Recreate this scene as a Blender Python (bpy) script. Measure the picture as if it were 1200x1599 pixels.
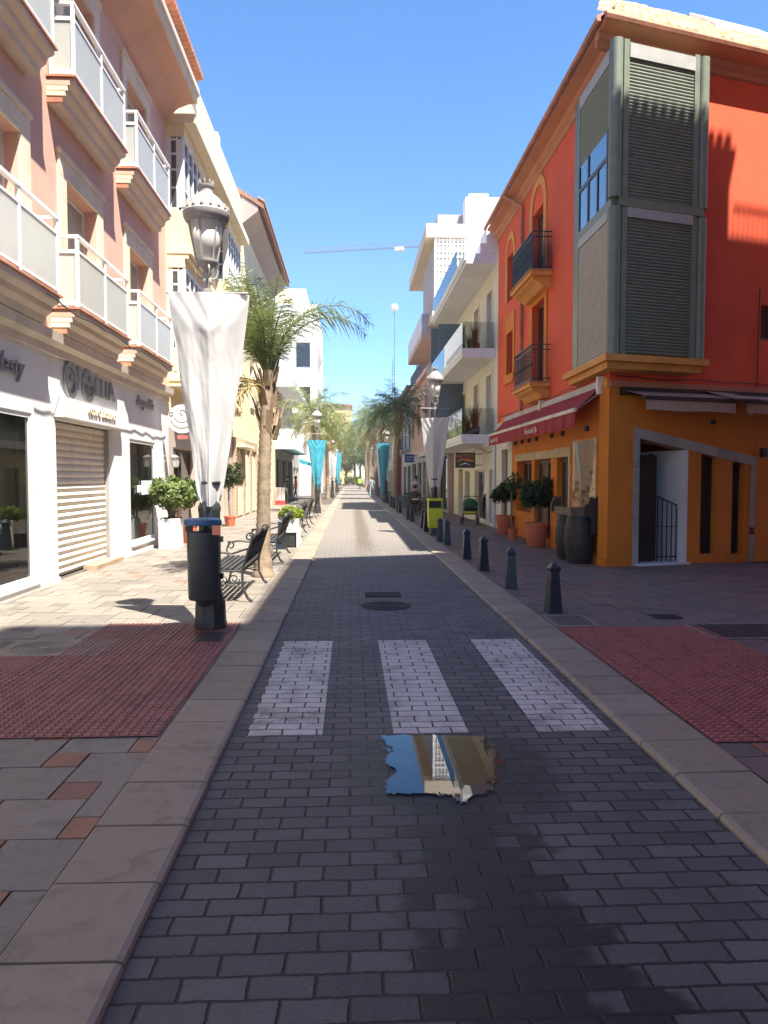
import bpy, bmesh, math, random
from math import radians, sin, cos, pi, sqrt, atan2, degrees
from mathutils import Vector, Matrix, noise as mnoise

for o in list(bpy.data.objects):
    bpy.data.objects.remove(o)
C = bpy.context.scene.collection
SC = bpy.context.scene

# ------------------------------------------------------------------ camera, sky, sun, exposure
cd = bpy.data.cameras.new('camera')
cam = bpy.data.objects.new('camera', cd)
C.objects.link(cam)
cam.location = (0, 0, 1.7)
cam.rotation_euler = (radians(90 - 2.714), 0, radians(-2.586))
cd.sensor_fit = 'AUTO'
cd.sensor_width = 36
cd.lens = 36 * 1150 / 1599
cd.clip_start = 0.05
cd.clip_end = 3000
SC.camera = cam

SUN = Vector((0.30, -0.403, 1.0)).normalized()        # towards the sun
W = bpy.data.worlds.new('World')
SC.world = W
W.use_nodes = True
wn = W.node_tree.nodes
sky = wn.new('ShaderNodeTexSky')
sky.sky_type = 'NISHITA'
sky.sun_disc = False
sky.sun_elevation = math.asin(SUN.z)
sky.sun_rotation = atan2(SUN.x, SUN.y)
sky.air_density = 1.0
sky.dust_density = 0.1
sky.ozone_density = 6.0
bg = wn['Background']
hsv = wn.new('ShaderNodeHueSaturation')
hsv.inputs['Saturation'].default_value = 1.25
W.node_tree.links.new(sky.outputs[0], hsv.inputs['Color'])
W.node_tree.links.new(hsv.outputs[0], bg.inputs[0])
bg.inputs[1].default_value = 0.090
sl = bpy.data.lights.new('sun', 'SUN')
sl.energy = 5.0
sl.angle = radians(0.5)
sl.color = (1.0, 0.95, 0.86)
so = bpy.data.objects.new('sun', sl)
C.objects.link(so)
so.rotation_euler = (-SUN).to_track_quat('-Z', 'Y').to_euler()
so.location = (12, -16, 40)
SC.view_settings.view_transform = 'Standard'
SC.view_settings.look = 'None'
SC.view_settings.gamma = 1
SC.view_settings.exposure = 1.65
SC.cycles.max_bounces = 8
SC.cycles.diffuse_bounces = 4
SC.cycles.transparent_max_bounces = 12
SC.cycles.use_denoising = True
SC.cycles.caustics_reflective = False
SC.cycles.caustics_refractive = False

# ------------------------------------------------------------------ materials
MATS = {}


def nodes(name):
    m = bpy.data.materials.new(name)
    m.use_nodes = True
    nt = m.node_tree
    return m, nt, nt.nodes, nt.links, nt.nodes['Principled BSDF']


def mix_rgb(nt, a, b, fac=None, mode='MIX'):
    n = nt.nodes.new('ShaderNodeMix')
    n.data_type = 'RGBA'
    n.blend_type = mode
    for sock, val in ((n.inputs[6], a), (n.inputs[7], b), (n.inputs[0], fac)):
        if val is None:
            continue
        if hasattr(val, 'is_linked'):
            nt.links.new(val, sock)
        elif isinstance(val, (tuple, list)):
            sock.default_value = (*val[:3], 1)
        else:
            sock.default_value = val
    return n.outputs[2]


def math_n(nt, op, a, b=None, c=None, clamp=False):
    n = nt.nodes.new('ShaderNodeMath')
    n.operation = op
    n.use_clamp = clamp
    for i, val in enumerate((a, b, c)):
        if val is None:
            continue
        if hasattr(val, 'is_linked'):
            nt.links.new(val, n.inputs[i])
        else:
            n.inputs[i].default_value = val
    return n.outputs[0]


def ramp(nt, v, lo, hi):
    n = nt.nodes.new('ShaderNodeMapRange')
    n.interpolation_type = 'SMOOTHSTEP'
    nt.links.new(v, n.inputs[0])
    n.inputs[1].default_value = lo
    n.inputs[2].default_value = hi
    return n.outputs[0]


def noise_n(nt, vec, scale, detail=4, rough=.55, dist=0.0):
    n = nt.nodes.new('ShaderNodeTexNoise')
    n.inputs['Scale'].default_value = scale
    n.inputs['Detail'].default_value = detail
    n.inputs['Roughness'].default_value = rough
    n.inputs['Distortion'].default_value = dist
    if vec is not None:
        nt.links.new(vec, n.inputs['Vector'])
    return n.outputs[0]


def objco(nt):
    return nt.nodes.new('ShaderNodeTexCoord').outputs['Object']


def bump_n(nt, h, strength, dist):
    n = nt.nodes.new('ShaderNodeBump')
    n.inputs['Strength'].default_value = strength
    n.inputs['Distance'].default_value = dist
    nt.links.new(h, n.inputs['Height'])
    return n.outputs[0]


def M(name, col, rough=.7, var=.18, scale=2.0, bump=.0, bscale=60, bdist=.004, metal=0., spec=.5, island=0., streak=0., trans=0.):
    """plain surface: base colour with two scales of wear, optional fine bump"""
    if name in MATS:
        return MATS[name]
    m, nt, N, L, p = nodes(name)
    co = objco(nt)
    f1 = noise_n(nt, co, scale, 5, .6)
    f2 = noise_n(nt, co, scale * 14, 3)
    dk = tuple(c * (1 - var * 1.5) for c in col)
    lt = tuple(min(1, c * (1 + var * .6)) for c in col)
    c = mix_rgb(nt, dk, lt, ramp(nt, f1, .28, .68))
    c = mix_rgb(nt, c, tuple(x * .86 for x in col), math_n(nt, 'MULTIPLY', ramp(nt, f2, .45, .75), min(1, var * 1.6)))
    if streak:
        mp = N.new('ShaderNodeMapping')
        mp.inputs['Scale'].default_value = (3.5, 3.5, .22)
        L.new(co, mp.inputs[0])
        s = noise_n(nt, mp.outputs[0], 2.2, 4, .6)
        c = mix_rgb(nt, c, tuple(x * .55 for x in col), math_n(nt, 'MULTIPLY', ramp(nt, s, .52, .78), streak))
    if island:
        g = N.new('ShaderNodeNewGeometry')
        c = mix_rgb(nt, c, tuple(min(1, x * (1 + island)) for x in col), g.outputs['Random Per Island'])
        hs = N.new('ShaderNodeHueSaturation')
        L.new(c, hs.inputs['Color'])
        L.new(math_n(nt, 'MULTIPLY_ADD', g.outputs['Random Per Island'], island * .9, 1 - island * .45), hs.inputs['Value'])
        c = hs.outputs[0]
    L.new(c, p.inputs['Base Color'])
    p.inputs['Metallic'].default_value = metal
    p.inputs['Specular IOR Level'].default_value = spec
    L.new(math_n(nt, 'MULTIPLY_ADD', f1, .22, rough - .11, clamp=True), p.inputs['Roughness'])
    if bump:
        h = noise_n(nt, co, bscale, 4, .6)
        L.new(bump_n(nt, h, bump, bdist), p.inputs['Normal'])
    if trans:
        t = N.new('ShaderNodeBsdfTranslucent')
        L.new(c, t.inputs[0])
        mx = N.new('ShaderNodeMixShader')
        mx.inputs[0].default_value = trans
        L.new(p.outputs[0], mx.inputs[1])
        L.new(t.outputs[0], mx.inputs[2])
        L.new(mx.outputs[0], N['Material Output'].inputs[0])
    MATS[name] = m
    return m


def foliage(name, a, b, trans=.3):
    m, nt, N, L, p = nodes(name)
    g = N.new('ShaderNodeNewGeometry')
    big = noise_n(nt, objco(nt), 1.7, 2)
    f = math_n(nt, 'ADD', math_n(nt, 'MULTIPLY', g.outputs['Random Per Island'], .6), math_n(nt, 'MULTIPLY', ramp(nt, big, .35, .65), .45), clamp=True)
    c = mix_rgb(nt, a, b, f)
    L.new(c, p.inputs['Base Color'])
    p.inputs['Roughness'].default_value = .5
    t = N.new('ShaderNodeBsdfTranslucent')
    L.new(mix_rgb(nt, c, (.5, .7, .1), .25), t.inputs[0])
    mx = N.new('ShaderNodeMixShader')
    mx.inputs[0].default_value = trans
    L.new(p.outputs[0], mx.inputs[1])
    L.new(t.outputs[0], mx.inputs[2])
    L.new(mx.outputs[0], N['Material Output'].inputs[0])
    MATS[name] = m
    return m


def glass(name, tint=(.8, .9, .88), refl=1.0, base=.06, rough=.01):
    """thin clear pane: see-through with a Fresnel mirror"""
    m, nt, N, L, p = nodes(name)
    N.remove(p)
    t = N.new('ShaderNodeBsdfTransparent')
    t.inputs[0].default_value = (*tint, 1)
    gl = N.new('ShaderNodeBsdfGlossy')
    gl.inputs['Roughness'].default_value = rough
    fr = N.new('ShaderNodeFresnel')
    fr.inputs[0].default_value = 1.5
    g = N.new('ShaderNodeNewGeometry')
    fac = math_n(nt, 'MULTIPLY_ADD', fr.outputs[0], refl, base, clamp=True)
    mx = N.new('ShaderNodeMixShader')
    L.new(fac, mx.inputs[0])
    L.new(t.outputs[0], mx.inputs[1])
    L.new(gl.outputs[0], mx.inputs[2])
    L.new(mx.outputs[0], N['Material Output'].inputs[0])
    MATS[name] = m
    return m


def frosted(name, col, see=.25):
    m, nt, N, L, p = nodes(name)
    p.inputs['Base Color'].default_value = (*col, 1)
    p.inputs['Roughness'].default_value = .12
    t = N.new('ShaderNodeBsdfTransparent')
    t.inputs[0].default_value = (.85, .9, .88, 1)
    tl = N.new('ShaderNodeBsdfTranslucent')
    tl.inputs[0].default_value = (*col, 1)
    m1 = N.new('ShaderNodeMixShader')
    m1.inputs[0].default_value = .35
    L.new(p.outputs[0], m1.inputs[1])
    L.new(tl.outputs[0], m1.inputs[2])
    m2 = N.new('ShaderNodeMixShader')
    m2.inputs[0].default_value = see
    L.new(m1.outputs[0], m2.inputs[1])
    L.new(t.outputs[0], m2.inputs[2])
    L.new(m2.outputs[0], N['Material Output'].inputs[0])
    MATS[name] = m
    return m


def paver_nodes(nt, bw=.226, rh=.117, mortar=.0075):
    """running-bond paver coordinates shared by the road and its painted stripes"""
    co = objco(nt)
    sub = nt.nodes.new('ShaderNodeVectorMath')
    sub.operation = 'ADD'
    jit = nt.nodes.new('ShaderNodeTexNoise')
    jit.inputs['Scale'].default_value = 7.0
    jit.inputs['Detail'].default_value = 3
    nt.links.new(co, jit.inputs['Vector'])
    sc = nt.nodes.new('ShaderNodeVectorMath')
    sc.operation = 'MULTIPLY_ADD'
    nt.links.new(jit.outputs['Color'], sc.inputs[0])
    sc.inputs[1].default_value = (.016, .016, 0)
    sc.inputs[2].default_value = (-.008, -.008, 0)
    fine = nt.nodes.new('ShaderNodeTexNoise')
    fine.inputs['Scale'].default_value = 48.0
    fine.inputs['Detail'].default_value = 3
    nt.links.new(co, fine.inputs['Vector'])
    sf = nt.nodes.new('ShaderNodeVectorMath')
    sf.operation = 'MULTIPLY_ADD'
    nt.links.new(fine.outputs['Color'], sf.inputs[0])
    sf.inputs[1].default_value = (.012, .012, 0)
    nt.links.new(sc.outputs[0], sf.inputs[2])
    nt.links.new(co, sub.inputs[0])
    nt.links.new(sf.outputs[0], sub.inputs[1])
    b = nt.nodes.new('ShaderNodeTexBrick')
    b.offset = .5
    b.inputs['Scale'].default_value = 1
    b.inputs['Brick Width'].default_value = bw
    b.inputs['Row Height'].default_value = rh
    b.inputs['Mortar Size'].default_value = mortar
    b.inputs['Mortar Smooth'].default_value = .55
    b.inputs['Color1'].default_value = (0, 0, 0, 1)
    b.inputs['Color2'].default_value = (1, 1, 1, 1)
    nt.links.new(sub.outputs[0], b.inputs['Vector'])
    return co, b


def road_material():
    m, nt, N, L, p = nodes('dark_pavers')
    co, b = paver_nodes(nt)
    sep = N.new('ShaderNodeSeparateXYZ')
    L.new(co, sep.inputs[0])
    x, y = sep.outputs[0], sep.outputs[1]
    grain = noise_n(nt, co, 62, 5, .85)
    patch = noise_n(nt, co, 1.1, 4, .6)
    c = mix_rgb(nt, (.085, .081, .083), (.150, .140, .138), b.outputs['Color'])
    c = mix_rgb(nt, c, (.30, .28, .265), math_n(nt, 'MULTIPLY', ramp(nt, grain, .52, .74), .62))
    c = mix_rgb(nt, c, (.03, .029, .03), math_n(nt, 'MULTIPLY', ramp(nt, grain, .48, .30), .7))
    stain = noise_n(nt, co, 6.5, 5, .7, .6)
    c = mix_rgb(nt, c, (.06, .056, .056), math_n(nt, 'MULTIPLY', ramp(nt, patch, .45, .7), .5))
    c = mix_rgb(nt, c, (.045, .042, .044), math_n(nt, 'MULTIPLY', ramp(nt, stain, .56, .75), .45))
    edge = ramp(nt, b.outputs['Fac'], .02, .35)
    c = mix_rgb(nt, c, (.06, .056, .055), math_n(nt, 'MULTIPLY', edge, .6))
    mort = mix_rgb(nt, (.014, .013, .014), (.040, .036, .034), ramp(nt, patch, .3, .7))
    c = mix_rgb(nt, c, mort, b.outputs['Fac'])
    # paler, sandier tone further up the street
    far_tone = math_n(nt, 'MULTIPLY', ramp(nt, y, 10, 22), .75)
    c = mix_rgb(nt, c, (.26, .225, .185), far_tone)
    # wet run-off below the puddle and a brown damp track up the street
    n1 = noise_n(nt, co, 3.2, 4, .6)
    n2 = noise_n(nt, co, 11, 3, .6)
    wob = math_n(nt, 'ADD', math_n(nt, 'MULTIPLY', n1, .55), math_n(nt, 'MULTIPLY', n2, .25))
    ctr = math_n(nt, 'MULTIPLY_ADD', math_n(nt, 'SUBTRACT', 4.2, y), .10, .45)
    d = math_n(nt, 'ADD', math_n(nt, 'ABSOLUTE', math_n(nt, 'SUBTRACT', x, ctr)), wob)
    wid = math_n(nt, 'MULTIPLY_ADD', math_n(nt, 'SUBTRACT', 4.4, y), .10, .58)
    sepc = N.new('ShaderNodeSeparateColor')
    L.new(b.outputs['Color'], sepc.inputs[0])
    brnd = math_n(nt, 'MULTIPLY', math_n(nt, 'SUBTRACT', sepc.outputs[0], .5), .30)
    wet = math_n(nt, 'ADD', math_n(nt, 'SUBTRACT', wid, d), math_n(nt, 'ADD', brnd, math_n(nt, 'MULTIPLY', b.outputs['Fac'], .22)))
    wet = ramp(nt, wet, -.03, .09)
    wet = math_n(nt, 'MULTIPLY', wet, ramp(nt, y, 5.1, 4.7))
    # damp joints around it
    dj = math_n(nt, 'MULTIPLY', ramp(nt, math_n(nt, 'SUBTRACT', math_n(nt, 'ADD', wid, .42), d), 0, .3), ramp(nt, y, 5.4, 4.6))
    wet = math_n(nt, 'MAXIMUM', wet, math_n(nt, 'MULTIPLY', dj, math_n(nt, 'MULTIPLY', b.outputs['Fac'], .9)))
    damp = ramp(nt, math_n(nt, 'SUBTRACT', .62, math_n(nt, 'ADD', math_n(nt, 'ABSOLUTE', math_n(nt, 'SUBTRACT', x, .35)), wob)), -.1, .12)
    damp = math_n(nt, 'MULTIPLY', damp, math_n(nt, 'MULTIPLY', ramp(nt, y, 15, 19), ramp(nt, y, 44, 36)))
    pd = math_n(nt, 'SQRT', math_n(nt, 'ADD', math_n(nt, 'POWER', math_n(nt, 'MULTIPLY', math_n(nt, 'SUBTRACT', x, .58), 1.1), 2.0), math_n(nt, 'POWER', math_n(nt, 'SUBTRACT', y, 4.2), 2.0)))
    rim = ramp(nt, math_n(nt, 'ADD', pd, math_n(nt, 'MULTIPLY', wob, .5)), 1.02, .74)
    wet = math_n(nt, 'MAXIMUM', wet, math_n(nt, 'MULTIPLY', rim, .85))
    c = mix_rgb(nt, c, (.008, .008, .011), math_n(nt, 'MULTIPLY', wet, .93))
    c = mix_rgb(nt, c, (.10, .075, .05), math_n(nt, 'MULTIPLY', damp, .7))
    L.new(c, p.inputs['Base Color'])
    r = math_n(nt, 'MULTIPLY_ADD', grain, .25, .5)
    r = math_n(nt, 'SUBTRACT', r, math_n(nt, 'MULTIPLY', wet, .30), clamp=True)
    L.new(math_n(nt, 'MULTIPLY_ADD', wet, .03, .42), p.inputs['Specular IOR Level'])
    L.new(r, p.inputs['Roughness'])
    h = math_n(nt, 'SUBTRACT', math_n(nt, 'MULTIPLY', grain, .55), b.outputs['Fac'])
    h = math_n(nt, 'ADD', h, math_n(nt, 'MULTIPLY', b.outputs['Color'], .22))
    L.new(bump_n(nt, h, .9, .010), p.inputs['Normal'])
    return m


def stripe_material():
    m, nt, N, L, p = nodes('worn_white_road_paint')
    co, b = paver_nodes(nt)
    n1 = noise_n(nt, co, 2.6, 6, .7)
    n2 = noise_n(nt, co, 55, 4, .75)
    c = mix_rgb(nt, (.58, .54, .49), (.40, .37, .335), ramp(nt, n1, .4, .65))
    c = mix_rgb(nt, c, (.25, .23, .22), math_n(nt, 'MULTIPLY', ramp(nt, n2, .55, .8), .6))
    L.new(c, p.inputs['Base Color'])
    p.inputs['Roughness'].default_value = .62
    wear = math_n(nt, 'ADD', math_n(nt, 'MULTIPLY', n1, .75), math_n(nt, 'MULTIPLY', n2, .4))
    worn = ramp(nt, wear, .60, .78)
    hole = math_n(nt, 'MAXIMUM', ramp(nt, b.outputs['Fac'], .25, .7), math_n(nt, 'MULTIPLY', worn, .62))
    t = N.new('ShaderNodeBsdfTransparent')
    mx = N.new('ShaderNodeMixShader')
    L.new(hole, mx.inputs[0])
    L.new(p.outputs[0], mx.inputs[1])
    L.new(t.outputs[0], mx.inputs[2])
    L.new(mx.outputs[0], N['Material Output'].inputs[0])
    return m


def water_material():
    m, nt, N, L, p = nodes('puddle_water')
    N.remove(p)
    t = N.new('ShaderNodeBsdfTransparent')
    t.inputs[0].default_value = (.30, .29, .28, 1)
    gl = N.new('ShaderNodeBsdfGlossy')
    gl.inputs['Roughness'].default_value = .012
    co = objco(nt)
    L.new(bump_n(nt, noise_n(nt, co, 9, 2), .02, .002), gl.inputs['Normal'])
    fr = N.new('ShaderNodeFresnel')
    fr.inputs[0].default_value = 1.36
    mx = N.new('ShaderNodeMixShader')
    L.new(math_n(nt, 'MULTIPLY_ADD', fr.outputs[0], 1.9, .03, clamp=True), mx.inputs[0])
    L.new(t.outputs[0], mx.inputs[1])
    L.new(gl.outputs[0], mx.inputs[2])
    L.new(mx.outputs[0], N['Material Output'].inputs[0])
    return m


def slab_material(name, cols, rough=.6, vein=.5):
    """stone flags: colour per tile, cleft veining"""
    m, nt, N, L, p = nodes(name)
    co = objco(nt)
    g = N.new('ShaderNodeNewGeometry')
    cr = N.new('ShaderNodeValToRGB')
    L.new(g.outputs['Random Per Island'], cr.inputs[0])
    el = cr.color_ramp.elements
    el[0].color = (*cols[0], 1)
    el[1].color = (*cols[-1], 1)
    for i, c_ in enumerate(cols[1:-1]):
        e = el.new((i + 1) / (len(cols) - 1))
        e.color = (*c_, 1)
    f1 = noise_n(nt, co, 5, 6, .65, 1.2)
    f2 = noise_n(nt, co, 120, 2)
    c = mix_rgb(nt, cr.outputs[0], tuple(x * .55 for x in cols[0]), math_n(nt, 'MULTIPLY', ramp(nt, f1, .48, .75), vein))
    c = mix_rgb(nt, c, tuple(x * 1.25 for x in cols[-1]), math_n(nt, 'MULTIPLY', ramp(nt, f2, .55, .8), .35))
    L.new(c, p.inputs['Base Color'])
    L.new(math_n(nt, 'MULTIPLY_ADD', f1, .3, rough - .15), p.inputs['Roughness'])
    h = math_n(nt, 'ADD', f1, math_n(nt, 'MULTIPLY', f2, .15))
    L.new(bump_n(nt, h, .6, .012), p.inputs['Normal'])
    MATS[name] = m
    return m


ROAD = road_material()
PAINT = stripe_material()
WATER = water_material()
FLAG = slab_material('grey_flagstone', [(.17, .15, .125), (.25, .22, .18), (.21, .18, .15), (.29, .245, .195)])
FLAGR = slab_material('plum_grey_flagstone', [(.13, .10, .09), (.18, .13, .115), (.15, .115, .105), (.21, .14, .115)])
REDFLAG = slab_material('terracotta_flagstone', [(.27, .12, .075), (.33, .16, .10), (.24, .115, .08)], vein=.35)
KERB = slab_material('granite_kerb', [(.25, .20, .15), (.33, .265, .195), (.28, .225, .165)], vein=.6)
BRICKD = M('dark_brick_render', (.42, .19, .12), .85, .12, 1)
GROUT = M('dark_grout', (.10, .085, .075), .9, .2, 4)
TACT = slab_material('red_tactile_tile', [(.20, .075, .062), (.33, .125, .10), (.27, .095, .08)], vein=.6)
TACTR = slab_material('deep_red_tactile_tile', [(.20, .05, .042), (.33, .08, .068), (.27, .06, .052)], vein=.6)
EARTH = M('bare_earth', (.20, .17, .13), .95, .2, .1)
TWORN_HI = M('worn_highlit_top', (.36, .155, .135), .55, .2, 9)  # paler dome tops: some wear, plus highlights painted in so bumps show
IRON = M('dark_cast_iron', (.035, .037, .038), .45, .2, 6, .2, 90)
RIRON = M('rough_road_iron', (.06, .057, .055), .85, .25, 6, .3, 80, spec=.25)
NAVY = M('navy_painted_iron', (.022, .030, .048), .38, .2, 8, .15, 120)
STEELW = M('white_metal', (.80, .80, .78), .35, .05, 5)
WHITE = M('white_render', (.80, .785, .76), .75, .07, 1.2, .15, 90, streak=.08)
SALMON = M('salmon_render', (.74, .445, .34), .8, .08, .9, .2, 120, streak=.10)
SALMON_D = M('salmon_trim', (.70, .41, .31), .8, .08, .9)
CREAM = M('cream_trim', (.79, .67, .49), .75, .08, 1.5)
BEIGE = M('beige_moulding', (.70, .61, .50), .75, .1, 2)
YELLOW = M('pale_yellow_render', (.83, .70, .45), .8, .07, .8, .15, 110, streak=.08)
TERRA = M('terracotta_tile', (.50, .22, .13), .75, .22, 3, .2, 60)
ROOFT = M('sandy_roof_tile', (.62, .40, .21), .8, .28, 3.5, .3, 50, island=.3)
ROOFD = M('brown_eave_tile', (.33, .17, .12), .8, .2, 4)
ORANGE = M('red_orange_render', (.76, .105, .036), .8, .11, .7, .25, 160, streak=.22)
OCHRE = M('ochre_render', (.70, .215, .018), .8, .12, .8, .25, 160, streak=.28)
OCHRE_T = M('ochre_trim', (.70, .32, .07), .75, .1, 2)
EAVEO = M('orange_brown_soffit', (.52, .22, .12), .8, .08, 1.5)
BAYF = M('grey_green_frame', (.15, .17, .13), .4, .1, 4)
SLATG = M('grey_green_shutter_slat', (.155, .182, .128), .5, .1, 5)
SLATB = M('beige_shutter_slat', (.42, .37, .30), .55, .1, 5)
SLATW = M('ivory_shutter_slat', (.74, .68, .58), .5, .08, 4)
DARKWOOD = M('dark_wood', (.045, .028, .02), .55, .3, 6, .3, 60)
BROWNWOOD = M('weathered_brown_wood', (.12, .075, .045), .6, .3, 6, .3, 40)
PLANK = M('grey_brown_plank', (.17, .125, .085), .65, .3, 7, .3, 40)
BARRELM = M('old_barrel_stave', (.052, .040, .031), .55, .35, 9, .3, 50)
STONE = M('grey_stone_surround', (.36, .34, .31), .8, .15, 5, .3, 40, island=.12)
CREAMW = M('cream_house_render', (.74, .70, .60), .75, .06, .8, streak=.08)
FASCIA = M('pale_grey_fascia', (.72, .72, .74), .65, .05, 1.5)
SLATEB = M('slate_blue_panel', (.115, .155, .205), .55, .08, 2)
PEACH = M('peach_render', (.62, .36, .25), .8, .1, .8, streak=.12)
PINKT = M('pink_grey_soffit', (.55, .40, .38), .8, .07, 1)
GREYW = M('grey_plaster', (.45, .42, .38), .8, .12, .7, streak=.15)
GREYR = M('corrugated_grey_metal', (.52, .50, .49), .5, .1, 2)
PANE = M('dark_window_glass', (.018, .022, .024), .06, .05, 2, spec=.8)
PANEB = M('grey_window_glass', (.075, .085, .085), .08, .1, 2, spec=.8)
CURT = M('net_curtain', (.45, .43, .38), .9, .12, 6)
BROWNF = M('brown_window_frame', (.14, .07, .04), .5, .15, 6)
REDAWN = M('burgundy_awning_cloth', (.42, .04, .048), .8, .12, 3, .2, 200, trans=.25)
BEIGEAWN = M('beige_awning_cloth', (.50, .39, .31), .8, .1, 3, .2, 200, trans=.2)
CLOTHW = M('white_banner_cloth', (.70, .69, .67), .85, .04, 3, .12, 18, .02, trans=.35)
CLOTHT = M('turquoise_banner_cloth', (.08, .46, .60), .8, .1, 4, .12, 18, .02, trans=.35)
POTM = M('terracotta_pot', (.60, .17, .085), .6, .1, 4, .1, 60)
SOIL = M('potting_soil', (.05, .035, .025), .95, .3, 20)
LIME = M('lime_plastic', (.60, .66, .02), .4, .08, 4)
BINM = M('green_black_bin', (.05, .06, .058), .4, .12, 5)
BLUEP = M('blue_plastic', (.05, .14, .30), .4, .1, 5)
ORP = M('orange_sticker', (.85, .30, .16), .5, .08, 5)
LANT = frosted('frosted_lantern_glass', (.86, .84, .78), .12)
LEAD = M('grey_lantern_metal', (.36, .345, .32), .45, .15, 7)
TRUNK = M('palm_trunk', (.30, .225, .15), .85, .25, 8, .5, 30, .01)
HUSK = M('palm_husk', (.36, .255, .16), .85, .3, 10, .5, 26, .01, island=.25)
BARK = M('grey_bark', (.22, .17, .12), .85, .25, 10, .4, 40)
PALMG = foliage('palm_leaf', (.13, .175, .07), (.30, .32, .14))
PALMY = foliage('dry_palm_leaf', (.26, .19, .08), (.40, .30, .13))
PALMD = foliage('shaded_palm_leaf', (.03, .06, .03), (.07, .10, .045))  # leaf green darkened to paint in the shade on the right-hand crown
SHRUB = foliage('laurel_leaf', (.035, .07, .018), (.09, .13, .03))
SHRUBL = foliage('pale_laurel_leaf', (.075, .12, .03), (.20, .25, .07))
SHRUBY = foliage('yellow_green_leaf', (.13, .19, .02), (.34, .38, .06))
SHRUBD = foliage('dark_bay_leaf', (.018, .035, .012), (.05, .07, .02))
TREEG = foliage('tree_leaf', (.05, .09, .02), (.14, .18, .05))
SKIN = M('skin', (.45, .25, .17), .6, .08, 9)
HAIR = M('dark_hair', (.02, .014, .01), .6, .2, 20)
CLEAR = glass('clear_shop_glass', (.80, .88, .85), .95, .05)
BALGL = glass('balcony_glass', (.80, .87, .87), 1.15, .04)


def frost_panel():
    return MATS.get('frosted_balcony_panel') or frosted('frosted_balcony_panel', (.74, .76, .73), .22)


FROST = frost_panel()

# ------------------------------------------------------------------ mesh helpers


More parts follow.
